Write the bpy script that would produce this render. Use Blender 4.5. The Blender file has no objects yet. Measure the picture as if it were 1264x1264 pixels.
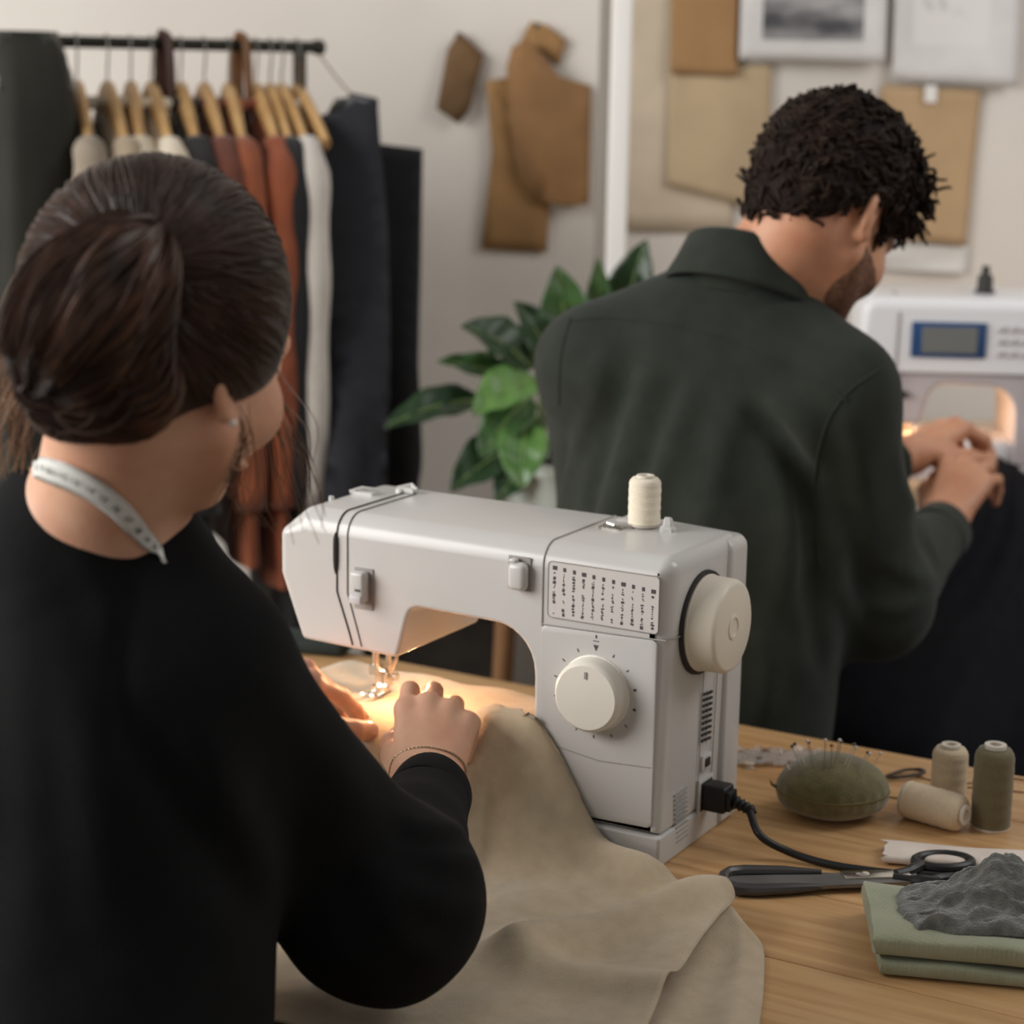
import bpy, bmesh, math, random
import numpy as np
from mathutils import Vector, Matrix, noise
from mathutils.geometry import tessellate_polygon

random.seed(7); RNG = np.random.default_rng(7)
SC = bpy.context.scene
COL = SC.collection
T = 0.75                                   # table height

# ------------------------------------------------------------------ camera
FPX = 2499.0                               # focal length in pixels of the 1264 px frame
CP = np.array([0.7194, -1.5323, 0.6846 + T])
_y, _p, _r = np.radians([29.693, 12.1526, 0.965])
FW = np.array([-math.sin(_y)*math.cos(_p), math.cos(_y)*math.cos(_p), -math.sin(_p)])
_rt = np.array([math.cos(_y), math.sin(_y), 0.0]); _up = np.cross(_rt, FW)
RT = _rt*math.cos(_r) + _up*math.sin(_r)
UP = _up*math.cos(_r) - _rt*math.sin(_r)
cam_d = bpy.data.cameras.new('camera'); cam = bpy.data.objects.new('camera', cam_d); COL.objects.link(cam)
cam.matrix_world = Matrix(((RT[0], UP[0], -FW[0], CP[0]), (RT[1], UP[1], -FW[1], CP[1]), (RT[2], UP[2], -FW[2], CP[2]), (0, 0, 0, 1)))
cam_d.sensor_width = 36.0; cam_d.lens = 36.0*FPX/1264.0; cam_d.clip_start = 0.05
cam_d.dof.use_dof = True; cam_d.dof.focus_distance = 1.66; cam_d.dof.aperture_fstop = 5.0
SC.camera = cam
SC.view_settings.view_transform = 'Standard'; SC.view_settings.look = 'None'
SC.view_settings.gamma = 1.0; SC.view_settings.exposure = 0.0
SC.view_settings.use_curve_mapping = False

# ------------------------------------------------------------------ light
wd = bpy.data.worlds.new('world'); SC.world = wd; wd.use_nodes = True
bg = wd.node_tree.nodes['Background']; bg.inputs[0].default_value = (1.0, 0.965, 0.93, 1); bg.inputs[1].default_value = 0.29

def W(px, py, d):
    return CP + d*(FW + RT*((px-632.0)/FPX) + UP*((632.0-py)/FPX))
def G(px, py, z=T):
    v = W(px, py, 1.0) - CP
    return CP + v*((z-CP[2])/v[2])
def camvec(r, u, d): return RT*r + UP*u + FW*d
HR = np.array([math.cos(_y), math.sin(_y), 0.0]); HF = np.array([-math.sin(_y), math.cos(_y), 0.0])   # horizontal camera right / forward

def area(name, loc, target, sx, sy, power, color):
    l = bpy.data.lights.new(name, 'AREA'); l.shape = 'RECTANGLE'; l.size = sx; l.size_y = sy; l.energy = power; l.color = color
    o = bpy.data.objects.new(name, l); COL.objects.link(o); o.location = loc
    o.rotation_euler = (Vector(target)-Vector(loc)).to_track_quat('-Z', 'Y').to_euler(); return o
# tall windows of the workshop, to the left of the camera
_wl = CP + HR*(-2.9) + HF*1.25; area('window_daylight', (_wl[0], _wl[1], 2.05), tuple(CP + HF*2.1 + np.array([0, 0, -0.45])), 2.2, 1.9, 132, (1.0, 0.98, 0.95))
_wl = CP + HR*2.3 + HF*2.1; area('right_wall_fill', (_wl[0], _wl[1], 2.9), tuple(CP + HR*0.5 + HF*3.9 + np.array([0, 0, -0.1])), 1.4, 1.4, 32, (1.0, 0.98, 0.96))  # added fill lamp, high on the right, to brighten that part of the wall

# ------------------------------------------------------------------ materials
def lin(c):
    return tuple((x/255/12.92 if x/255 <= 0.04045 else ((x/255+0.055)/1.055)**2.4) for x in c[:3]) + (1.0,)
MATS = {}
def mat(name, col, rough=0.6, metal=0.0, col2=None, nscale=40.0, ndet=4.0, stretch=(1, 1, 1), bump=0.0, bscale=None, weave=0.0, wscale=900.0, sheen=0.0, coat=0.0, trans=0.0, emit=None, estr=0.0, ior=1.45, sss=0.0, attr=None, lo=0.35, hi=0.65, spec=None):
    if name in MATS: return MATS[name]
    m = bpy.data.materials.new(name); m.use_nodes = True; nt = m.node_tree; N = nt.nodes; Lk = nt.links
    b = N['Principled BSDF']
    b.inputs['Base Color'].default_value = lin(col); b.inputs['Roughness'].default_value = rough; b.inputs['Metallic'].default_value = metal
    b.inputs['IOR'].default_value = ior
    if sheen: b.inputs['Sheen Weight'].default_value = sheen; b.inputs['Sheen Roughness'].default_value = 0.5
    if coat: b.inputs['Coat Weight'].default_value = coat; b.inputs['Coat Roughness'].default_value = 0.15
    if trans: b.inputs['Transmission Weight'].default_value = trans
    if sss:
        b.inputs['Subsurface Weight'].default_value = sss; b.inputs['Subsurface Radius'].default_value = (0.012, 0.005, 0.003); b.inputs['Subsurface Scale'].default_value = 0.6
    if emit is not None:
        b.inputs['Emission Color'].default_value = lin(emit); b.inputs['Emission Strength'].default_value = estr
    if attr:
        tc = N.new('ShaderNodeAttribute'); tc.attribute_name = attr; vec = tc.outputs['Vector']
    else:
        tc = N.new('ShaderNodeTexCoord'); vec = tc.outputs['Object']
    mp = N.new('ShaderNodeMapping'); mp.inputs['Scale'].default_value = stretch; Lk.new(vec, mp.inputs['Vector'])
    if col2 is not None:
        n = N.new('ShaderNodeTexNoise'); n.inputs['Scale'].default_value = nscale; n.inputs['Detail'].default_value = ndet; Lk.new(mp.outputs[0], n.inputs['Vector'])
        r = N.new('ShaderNodeValToRGB'); r.color_ramp.elements[0].position = lo; r.color_ramp.elements[1].position = hi
        r.color_ramp.elements[0].color = lin(col); r.color_ramp.elements[1].color = lin(col2)
        Lk.new(n.outputs['Fac'], r.inputs[0]); Lk.new(r.outputs[0], b.inputs['Base Color'])
    last = None
    if bump:
        n2 = N.new('ShaderNodeTexNoise'); n2.inputs['Scale'].default_value = bscale or nscale; n2.inputs['Detail'].default_value = 5; Lk.new(mp.outputs[0], n2.inputs['Vector'])
        bp = N.new('ShaderNodeBump'); bp.inputs['Strength'].default_value = bump; bp.inputs['Distance'].default_value = 0.002
        Lk.new(n2.outputs['Fac'], bp.inputs['Height']); last = bp
    if weave:
        w1 = N.new('ShaderNodeTexWave'); w1.wave_type = 'BANDS'; w1.bands_direction = 'X'; w1.inputs['Scale'].default_value = wscale/10; w1.inputs['Distortion'].default_value = 1.5; w1.inputs['Detail Scale'].default_value = 3
        w2 = N.new('ShaderNodeTexWave'); w2.wave_type = 'BANDS'; w2.bands_direction = 'Y'; w2.inputs['Scale'].default_value = wscale/10; w2.inputs['Distortion'].default_value = 1.5
        Lk.new(mp.outputs[0], w1.inputs['Vector']); Lk.new(mp.outputs[0], w2.inputs['Vector'])
        ad = N.new('ShaderNodeMath'); ad.operation = 'ADD'; Lk.new(w1.outputs['Fac'], ad.inputs[0]); Lk.new(w2.outputs['Fac'], ad.inputs[1])
        bp = N.new('ShaderNodeBump'); bp.inputs['Strength'].default_value = weave; bp.inputs['Distance'].default_value = 0.0006
        Lk.new(ad.outputs[0], bp.inputs['Height'])
        if last: Lk.new(last.outputs[0], bp.inputs['Normal'])
        last = bp
    if last: Lk.new(last.outputs[0], b.inputs['Normal'])
    if spec is not None: b.inputs['Specular IOR Level'].default_value = spec
    MATS[name] = m
    return m

# ------------------------------------------------------------------ objects and tags
def link(name, me, m, parent=None, smooth=True, angle=None):
    o = bpy.data.objects.new(name, me); COL.objects.link(o)
    if m is not None:
        for k in (m if isinstance(m, (list, tuple)) else [m]): me.materials.append(k)
    if smooth:
        me.polygons.foreach_set('use_smooth', [True]*len(me.polygons))
        if angle: me.set_sharp_from_angle(angle=math.radians(angle))
    if parent is not None:
        o.parent = parent; o.matrix_parent_inverse = parent.matrix_world.inverted()
    return o
def tag(o, label=None, cat=None, group=None, kind=None):
    if label: o['label'] = label
    if cat: o['category'] = cat
    if group: o['group'] = group
    if kind: o['kind'] = kind
    return o
def thing(name, loc, label, cat, group=None, rotz=0.0):
    o = bpy.data.objects.new(name, None); COL.objects.link(o); o.empty_display_size = 0.05
    o.location = tuple(loc); o.rotation_euler = (0, 0, rotz)
    o.matrix_world = Matrix.Translation(Vector(tuple(loc))) @ Matrix.Rotation(rotz, 4, 'Z')
    return tag(o, label, cat, group)
def me_from(name, V, F):
    me = bpy.data.meshes.new(name); me.from_pydata([tuple(map(float, v)) for v in V], [], [tuple(map(int, f)) for f in F]); me.validate(); me.update(); return me

class MB:
    """collects pieces of ONE part"""
    def __init__(s): s.V = []; s.F = []; s.M = []
    def add(s, V, F, mi=0):
        n = len(s.V); s.V += [tuple(v) for v in V]; s.F += [tuple(i+n for i in f) for f in F]; s.M += [mi]*len(F); return s
    def box(s, c, size, R=None, mi=0):
        V = []
        for k in range(8):
            v = np.array([(k & 1)-.5, ((k >> 1) & 1)-.5, ((k >> 2) & 1)-.5])*np.array(size)
            V.append(np.array(c) + (R @ v if R is not None else v))
        return s.add(V, [(0, 2, 3, 1), (4, 5, 7, 6), (0, 1, 5, 4), (2, 6, 7, 3), (0, 4, 6, 2), (1, 3, 7, 5)], mi)
    def tube(s, pts, rad, n=8, cap=True, mi=0, flat=1.0, closed=False):
        P = [np.array(p, float) for p in pts]; m = len(P)
        rr = rad if hasattr(rad, '__len__') else [rad]*m
        V = []; F = []; prev = None
        for i in range(m):
            a = P[i-1] if (i > 0 or closed) else P[i]; b = P[(i+1) % m] if (i < m-1 or closed) else P[i]
            t = b-a; t = t/(np.linalg.norm(t)+1e-12)
            if prev is None:
                h = np.array([0, 0, 1.]) if abs(t[2]) < .9 else np.array([1., 0, 0]); u = np.cross(t, h)
            else: u = prev - t*np.dot(prev, t)
            u = u/(np.linalg.norm(u)+1e-12); prev = u; v = np.cross(t, u)
            for k in range(n):
                an = 2*math.pi*k/n; V.append(P[i] + rr[i]*(u*math.cos(an) + v*math.sin(an)*flat))
        for i in range(m if closed else m-1):
            j = (i+1) % m
            for k in range(n):
                k2 = (k+1) % n; F.append((i*n+k, i*n+k2, j*n+k2, j*n+k))
        if cap and not closed: F.append(tuple(range(n-1, -1, -1))); F.append(tuple((m-1)*n+k for k in range(n)))
        return s.add(V, F, mi)
    def lathe(s, prof, c, axis=(0, 0, 1), n=32, mi=0, wob=None):
        ax = np.array(axis, float); ax /= np.linalg.norm(ax); h = np.array([0, 0, 1.]) if abs(ax[2]) < .9 else np.array([1., 0, 0])
        u = np.cross(ax, h); u /= np.linalg.norm(u); v = np.cross(ax, u); V = []; F = []; m = len(prof)
        for r, z in prof:
            for k in range(n):
                an = 2*math.pi*k/n; q = r if wob is None else r*(1+wob(an, z))
                V.append(np.array(c) + ax*z + q*(u*math.cos(an) + v*math.sin(an)))
        for i in range(m-1):
            for k in range(n):
                k2 = (k+1) % n; F.append((i*n+k, i*n+k2, (i+1)*n+k2, (i+1)*n+k))
        if prof[0][0] > 1e-6: F.append(tuple(range(n-1, -1, -1)))
        if prof[-1][0] > 1e-6: F.append(tuple((m-1)*n+k for k in range(n)))
        return s.add(V, F, mi)
    def grid(s, Pt, mi=0, closed_u=False):
        Pt = np.array(Pt); a, b = Pt.shape[:2]; F = []
        for i in range(a-1 if not closed_u else a):
            for j in range(b-1): F.append((i*b+j, i*b+j+1, ((i+1) % a)*b+j+1, ((i+1) % a)*b+j))
        return s.add(Pt.reshape(-1, 3), F, mi)
    def mesh(s, name):
        me = me_from(name, s.V, s.F)
        if any(s.M) and len(me.polygons) == len(s.M): me.polygons.foreach_set('material_index', s.M)
        bm = bmesh.new(); bm.from_mesh(me); bmesh.ops.recalc_face_normals(bm, faces=bm.faces); bm.to_mesh(me); bm.free()
        return me
    def build(s, name, m, parent=None, smooth=True, angle=35):
        return link(name, s.mesh(name), m, parent, smooth, angle)

def rbox(name, c, size, m, parent=None, bev=0.003, seg=3, R=None):
    """one bevelled box part"""
    b = MB().box((0, 0, 0), size); me = b.mesh(name); bm = bmesh.new(); bm.from_mesh(me)
    bmesh.ops.bevel(bm, geom=bm.edges[:], offset=bev, segments=seg, profile=0.5, affect='EDGES')
    M4 = Matrix.Translation(Vector(tuple(c)))
    if R is not None: M4 = M4 @ Matrix([list(map(float, r)) for r in R]).to_4x4()
    bm.transform(M4); bm.to_mesh(me); bm.free()
    return link(name, me, m, parent, True, 40)
def solid(me, th):
    """give an open sheet a real thickness"""
    bm = bmesh.new(); bm.from_mesh(me); bmesh.ops.recalc_face_normals(bm, faces=bm.faces)
    bmesh.ops.solidify(bm, geom=bm.faces[:], thickness=th); bm.to_mesh(me); bm.free(); return me
def smoothpath(pts, n):
    P = np.array(pts, float); m = len(P); out = []
    for i in range(n):
        t = i/(n-1)*(m-1); k = min(int(t), m-2); f = t-k
        p0 = P[max(k-1, 0)]; p1 = P[k]; p2 = P[k+1]; p3 = P[min(k+2, m-1)]
        out.append(0.5*((2*p1)+(-p0+p2)*f+(2*p0-5*p1+4*p2-p3)*f*f+(-p0+3*p1-3*p2+p3)*f**3))
    return np.array(out)
def rotz(a): c, s = math.cos(a), math.sin(a); return np.array([[c, -s, 0], [s, c, 0], [0, 0, 1.]])

# ------------------------------------------------------------------ signed distance modelling (organic shapes)
def nrm(v): v = np.array(v, float); return v/np.linalg.norm(v)
def rc(P, a, b, ra, rb):
    a = np.array(a); ab = np.array(b)-a; t = np.clip(((P-a)@ab)/(ab@ab), 0, 1)
    return np.linalg.norm(P-a-t[:, None]*ab, axis=1) - (ra+(rb-ra)*t)
def ell(P, c, r, M=None):
    q = P-np.array(c)
    if M is not None: q = q@np.array(M).T
    r = np.array(r); k0 = np.linalg.norm(q/r, axis=1); k1 = np.linalg.norm(q/(r*r), axis=1)+1e-9
    return k0*(k0-1)/k1
def smin(a, b, k):
    h = np.clip(0.5+0.5*(b-a)/k, 0, 1); return b*(1-h)+a*h-k*h*(1-h)
def smax(a, b, k): return -smin(-a, -b, k)
def crease(P, a, b, w, h):
    """raised (h>0) or sunk (h<0) soft line: value to subtract from a distance"""
    a = np.array(a); ab = np.array(b)-a; tt = ((P-a)@ab)/(ab@ab); t = np.clip(tt, 0, 1)
    d = np.linalg.norm(P-a-t[:, None]*ab, axis=1)
    return h*np.exp(-(d/w)**2)*np.clip(np.minimum(t, 1-t)*5+0.15, 0, 1)
def polygonise(fn, lo, hi, res):
    lo = np.array(lo); hi = np.array(hi); n = np.ceil((hi-lo)/res).astype(int)+1; st = 4; n = ((n+st-1)//st)*st+1
    def grid(step):
        ax = [lo[i]+np.arange(0, n[i], step)*res for i in range(3)]
        return np.stack(np.meshgrid(*ax, indexing='ij'), -1)
    gc = grid(st); fc = fn(gc.reshape(-1, 3)).reshape(gc.shape[:3])
    near = np.abs(fc) < st*res*2.6
    idx = [np.minimum((np.arange(n[i])+st//2)//st, fc.shape[i]-1) for i in range(3)]
    F = fc[np.ix_(*idx)].copy(); mk = near[np.ix_(*idx)]
    ii = np.argwhere(mk); pts = lo+ii*res; val = np.empty(len(pts))
    for k in range(0, len(pts), 200000): val[k:k+200000] = fn(pts[k:k+200000])
    F[mk] = val; F[~mk] = np.sign(F[~mk])*st*res
    I = F < 0
    c8 = [(a, b, c) for a in (0, 1) for b in (0, 1) for c in (0, 1)]
    m = n-1; cnt = np.zeros(m, int)
    for a, b, c in c8: cnt += I[a:a+m[0], b:b+m[1], c:c+m[2]]
    act = (cnt > 0) & (cnt < 8); cells = np.argwhere(act); vid = -np.ones(m, int); vid[act] = np.arange(len(cells))
    cv = np.stack([F[cells[:, 0]+a, cells[:, 1]+b, cells[:, 2]+c] for a, b, c in c8], 1)
    acc = np.zeros((len(cells), 3)); num = np.zeros(len(cells)); cc = np.array(c8, float)
    for i in range(8):
        for j in range(i+1, 8):
            if np.abs(cc[i]-cc[j]).sum() == 1:
                s = (cv[:, i] < 0) != (cv[:, j] < 0); t = cv[:, i]/(cv[:, i]-cv[:, j]+1e-20)
                p = cc[i]+(cc[j]-cc[i])*t[:, None]; acc[s] += p[s]; num[s] += 1
    V = lo+(cells+acc/num[:, None])*res; Q = []
    for ax in range(3):
        o1, o2 = (ax+1) % 3, (ax+2) % 3
        sl0 = [slice(0, n[k]-1) if k == ax else slice(1, n[k]-1) for k in range(3)]; sl1 = list(sl0); sl1[ax] = slice(1, n[ax])
        A = I[tuple(sl0)]; B = I[tuple(sl1)]; ed = np.argwhere(A != B)
        fl = A[tuple(ed.T)]; base = ed.copy(); base[:, o1] += 1; base[:, o2] += 1
        def cell(d1, d2):
            q = base.copy(); q[:, o1] -= d1; q[:, o2] -= d2; return vid[tuple(q.T)]
        q = np.stack([cell(1, 1), cell(0, 1), cell(0, 0), cell(1, 0)], 1); q[~fl] = q[~fl][:, ::-1]; Q.append(q)
    Q = np.concatenate(Q); Q = Q[(Q >= 0).all(1)]
    return V, Q
def sdf_mesh(name, fn, lo, hi, res):
    V, Q = polygonise(fn, lo, hi, res)
    me = bpy.data.meshes.new(name); me.vertices.add(len(V)); me.vertices.foreach_set('co', V.ravel())
    me.loops.add(Q.size); me.loops.foreach_set('vertex_index', Q.ravel()); me.polygons.add(len(Q))
    me.polygons.foreach_set('loop_start', np.arange(0, Q.size, 4)); me.polygons.foreach_set('loop_total', np.full(len(Q), 4))
    me.update(calc_edges=True); me.validate(); return me
def boxed(fn, lo, hi, pad):
    lo = np.array(lo)+pad; hi = np.array(hi)-pad
    return lambda P: np.maximum(fn(P), np.maximum(lo-P, P-hi).max(1))
def folds_on(fn, lines, d0, d1):
    """soft fold lines given along a garment, laid on its surface"""
    out = []
    for pts, w, h in lines:
        L = [p for p in (trace(fn, x, y, d0, d1) for x, y in smoothpath(pts, 9)) if p is not None]
        if len(L) > 2: out.append((np.array(L), w, h))
    return out
def fold_val(P, F):
    tot = np.zeros(len(P))
    for L, w, h in F:
        near = np.where(np.linalg.norm(P-L.mean(0), axis=1) < np.linalg.norm(L-L.mean(0), axis=1).max()+w*3)[0]
        if not len(near): continue
        Q = P[near]; best = np.full(len(Q), 9.0); par = np.zeros(len(Q)); n = len(L)-1
        for i in range(n):
            a = L[i]; ab = L[i+1]-a; t = np.clip(((Q-a)@ab)/(ab@ab+1e-12), 0, 1); d = np.linalg.norm(Q-a-t[:, None]*ab, axis=1); m = d < best; best[m] = d[m]; par[m] = (i+t[m])/n
        tot[near] += h*np.exp(-(best/w)**2)*np.sin(np.pi*np.clip(par*.9+.05, 0, 1))**.6
    return tot
def join_me(name, ms):
    bm = bmesh.new()
    for m in ms: bm.from_mesh(m)
    me = bpy.data.meshes.new(name); bm.to_mesh(me); bm.free(); return me
def trace(fn, px, py, d0=0.9, d1=4.0, push=0.0):
    """first point of a surface seen along a pixel"""
    v = W(px, py, 1.0)-CP; L = np.linalg.norm(v); t = d0
    for _ in range(160):
        f = fn((CP+v*t)[None])[0]
        if f < 2e-4: break
        t += f*0.7/L
        if t > d1: return None
    p = CP+v*t
    if push:
        e = 1e-3; g = np.array([fn((p+e*np.eye(3)[k])[None])[0]-fn((p-e*np.eye(3)[k])[None])[0] for k in range(3)]); p = p+push*nrm(g)
    return p
def grad(fn, p):
    e = 1e-3; return nrm([fn((p+e*np.eye(3)[k])[None])[0]-fn((p-e*np.eye(3)[k])[None])[0] for k in range(3)])

# ------------------------------------------------------------------ the room
WALL_D = 3.75
def WL(px, py, off=0.0):
    """pixel to the back wall, `off` metres in front of it"""
    v = W(px, py, 1.0)-CP; return CP+v*((WALL_D-off)/(v@HF))
RW = np.stack([HR, HF, np.array([0, 0, 1.])], 1)      # columns: wall right, wall depth, up
M_wall = mat('painted_plaster', (222, 216, 208), 0.85, col2=(214, 207, 199), nscale=2.2, bump=0.12, bscale=60)
_c = CP+HF*(WALL_D+0.06)
tag(rbox('wall_back', (_c[0], _c[1], 1.4), (8.0, 0.12, 2.8), M_wall, None, 0.002, 1, RW), kind='structure')
_c = CP+HF*1.2
tag(rbox('floor', (_c[0], _c[1], -0.03), (8.0, 6.6, 0.06), mat('floor_concrete', (120, 108, 96), 0.6, col2=(98, 88, 78), nscale=3, bump=0.1, bscale=40), None, 0.002, 1, RW), kind='structure')
_c = CP+HF*(WALL_D-0.008)
tag(rbox('baseboard_back', (_c[0], _c[1], 0.05), (8.0, 0.016, 0.10), mat('white_trim', (215, 212, 206), 0.45), None, 0.003, 2, RW), kind='structure')
# slim white post in front of the wall with a grey strip beside it
_p0 = W(763, 200, 3.35)
post = rbox('trim_1', (_p0[0], _p0[1], 1.4), (0.033, 0.033, 2.8), mat('white_post', (238, 236, 232), 0.4), None, 0.004, 3, rotz(_y))
tag(post, 'slim white square post standing in front of the back wall', None, None, 'structure')
_p1 = W(744, 200, 3.385)
tag(rbox('trim_2', (_p1[0], _p1[1], 1.4), (0.021, 0.05, 2.8), mat('grey_strip', (150, 143, 134), 0.6), None, 0.003, 2, rotz(_y)), 'grey vertical strip along the white post', None, None, 'structure')

# ------------------------------------------------------------------ front work table
M_oak = mat('oak', (202, 162, 114), 0.42, col2=(176, 132, 86), nscale=9, ndet=8, stretch=(0.6, 9, 9), bump=0.10, bscale=30, lo=0.38, hi=0.72)
M_oak2 = mat('oak_edge', (170, 126, 82), 0.5, col2=(140, 98, 58), nscale=9, ndet=8, stretch=(9, 0.6, 9), bump=0.1)
table = thing('work_table', (0.1, 0.0, 0), 'oak plank work table under the white sewing machine with the dial', 'table')
_ys = [-0.47, -0.30, -0.118, 0.02, 0.155, 0.29, 0.42]
for i in range(6):
    w = _ys[i+1]-_ys[i]-0.0008
    o = rbox('board', (0.05, (_ys[i]+_ys[i+1])/2, T-0.015), (2.1, w, 0.03), M_oak, table, 0.0012, 2)
for sx in (-0.92, 1.02):
    for sy in (-0.40, 0.35):
        rbox('leg', (sx, sy, (T-0.03)/2), (0.06, 0.06, T-0.03), M_oak2, table, 0.004, 2)
for sy in (-0.40, 0.35): rbox('apron', (0.05, sy, T-0.075), (1.88, 0.022, 0.09), M_oak2, table, 0.002, 2)

# ------------------------------------------------------------------ sewing machine (x -0.41..0, y 0..0.156, on the table)
M_pl = mat('white_plastic', (198, 196, 193), 0.28, col2=(192, 189, 185), nscale=5, coat=0.15)
M_pl2 = mat('cream_plastic', (226, 220, 208), 0.35)
M_dk = mat('dark_gap', (42, 38, 36), 0.6)
M_gr = mat('grey_line', (150, 145, 140), 0.6)
M_steel = mat('bright_steel', (205, 200, 192), 0.22, 1.0)
M_ink = mat('print_ink', (74, 68, 70), 0.7)
sm = thing('sewing_machine', (-0.2, 0.078, T), 'white mechanical sewing machine with round stitch dial and handwheel on the oak table', 'sewing machine')
def fillet(poly):
    out = []; m = len(poly)
    for i in range(m):
        x, z, r = poly[i]; p = np.array([x, z]); a = np.array(poly[i-1][:2]); b = np.array(poly[(i+1) % m][:2])
        if r <= 0: out.append(p); continue
        u = (a-p)/np.linalg.norm(a-p); v = (b-p)/np.linalg.norm(b-p); an = math.acos(np.clip(u@v, -1, 1)); tl = r/math.tan(an/2)
        c = p+nrm(u+v)*(r/math.sin(an/2)); s = p+u*tl; e = p+v*tl; k = max(3, int((math.pi-an)/0.2))
        a0 = math.atan2(*(s-c)[::-1]); a1 = math.atan2(*(e-c)[::-1]); da = (a1-a0+math.pi) % (2*math.pi)-math.pi
        for q in range(k+1): out.append(c+r*np.array([math.cos(a0+da*q/k), math.sin(a0+da*q/k)]))
    return np.array(out)
def shell(poly, y0, y1, rf, rb, seg=6):
    """extrude an x-z outline along y with rounded rims; rf/rb give the rim radius of a point"""
    P = fillet(poly); m = len(P); nx = np.zeros_like(P)
    for i in range(m):
        t = P[(i+1) % m]-P[i-1]; t /= np.linalg.norm(t)+1e-12; nx[i] = (-t[1], t[0])
    ar = 0.5*sum(P[i][0]*P[(i+1) % m][1]-P[(i+1) % m][0]*P[i][1] for i in range(m))
    if ar < 0: nx = -nx
    R1 = np.array([rf(*p) for p in P]); R2 = np.array([rb(*p) for p in P]); rings = []
    for k in range(seg+1):
        t = math.pi/2*k/seg; q = P+nx*(R1*(1-math.sin(t)))[:, None]; rings.append(np.stack([q[:, 0], y0+R1*(1-math.cos(t)), q[:, 1]], 1))
    for k in range(seg, -1, -1):
        t = math.pi/2*k/seg; q = P+nx*(R2*(1-math.sin(t)))[:, None]; rings.append(np.stack([q[:, 0], y1-R2*(1-math.cos(t)), q[:, 1]], 1))
    V = np.concatenate(rings); F = []
    for i in range(len(rings)-1):
        for j in range(m): F.append((i*m+j, i*m+(j+1) % m, (i+1)*m+(j+1) % m, (i+1)*m+j))
    b = MB().add(V, F); [b.add(q, [tuple(t) for t in tessellate_polygon([[Vector((p[0], p[2], 0)) for p in q]])]) for q in (rings[0], rings[-1])]      # caps keep their own flat normals
    return b
_body = [(0.0, 0.030, 0.003), (0.004, 0.280, 0.014), (-0.388, 0.280, 0.020), (-0.411, 0.255, 0.012), (-0.411, 0.214, 0.006), (-0.384, 0.152, 0.006),
         (-0.276, 0.150, 0.006), (-0.262, 0.202, 0.014), (-0.130, 0.200, 0.042), (-0.126, 0.030, 0.003)]
_body = [(x, z+T, r) for x, z, r in _body]
def _rf(x, z): z -= T; return 0.021 if z > 0.262 else (0.008 if x > -0.02 or x < -0.40 else 0.004)
def _rb(x, z): z -= T; return 0.012 if z > 0.25 else 0.005
shell(_body, 0.0, 0.150, _rf, _rb, 7).build('body', M_pl, sm, True, 50)
_base = [(0.002, 0.0, 0.003), (0.002, 0.0295, 0.003), (-0.40, 0.0295, 0.003), (-0.40, 0.0, 0.003)]
shell([(x, z+T, r) for x, z, r in _base], -0.002, 0.156, lambda x, z: 0.003, lambda x, z: 0.003, 3).build('base', M_pl, sm, True, 50)
rbox('free_arm_bed', (-0.262, 0.078, T+0.054), (0.276, 0.105, 0.049), M_pl, sm, 0.006, 3)
rbox('needle_plate', (-0.345, 0.07, T+0.0793), (0.085, 0.07, 0.0016), M_steel, sm, 0.0005, 1)
# rear cover column standing proud at the back right, notched below the carry handle
shell([(x, z+T, r) for x, z, r in [(0.008, 0.196, 0.010), (0.008, 0.276, 0.012), (-0.115, 0.281, 0.004), (-0.115, 0.196, 0.004)]], 0.120, 0.162, lambda x, z: 0.005, lambda x, z: 0.010, 5).build('rear_upper_cover', M_pl, sm, True, 50)
shell([(x, z+T, r) for x, z, r in [(0.006, 0.004, 0.003), (0.006, 0.186, 0.004), (-0.12, 0.186, 0.004), (-0.12, 0.004, 0.003)]], 0.124, 0.161, lambda x, z: 0.003, lambda x, z: 0.006, 4).build('rear_lower_cover', M_pl, sm, True, 50)
# seams
def seamline(pts, w=0.0009, name='seam', m=M_gr): return MB().tube([(x, y, z+T) for x, y, z in pts], w, 5).build(name, m, sm)
def frontwrap(x, zlow, yback):
    """line following front face, rounded top edge and roof at one x"""
    L = [(x, -0.0002, zlow), (x, -0.0002, 0.258)]
    for k in range(1, 8):
        t = math.pi/2*k/8; L.append((x, 0.021*(1-math.cos(t))-0.0002, 0.280-0.021*(1-math.sin(t))+0.0002))
    L += [(x, 0.022, 0.2803), (x, yback, 0.2803)]
    return L
seamline(frontwrap(-0.1215, 0.205, 0.140), 0.0009)
seamline([(-0.1215, -0.0002, 0.2065), (0.001, -0.0002, 0.2095)], 0.0008)
seamline([(-0.004, -0.0002, 0.2095), (0.0045, 0.012, 0.2095), (0.0042, 0.12, 0.2095)], 0.0006)
# thread path: open slot and its neighbour
def slot(x0, dx, w, name, m):
    L = [p for p in frontwrap(x0, 0.205, 0.12)]; L = [(x0+dx, -0.0002, 0.155), (x0+dx*0.72, -0.0002, 0.170)]+L
    return seamline(L, w, name, m)
slot(-0.3435, 0.018, 0.0010, 'thread_slot', M_dk); slot(-0.3315, 0.016, 0.0008, 'thread_slot', mat('mid_gap', (92, 86, 82), 0.6))
MB().tube([(-0.3445, -0.0006, T+z) for z in np.linspace(0.222, 0.262, 8)], [0.0008, 0.0022, 0.0026, 0.0028, 0.0028, 0.0028, 0.0026, 0.001], 8).build('take_up_opening', M_dk, sm)
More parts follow.
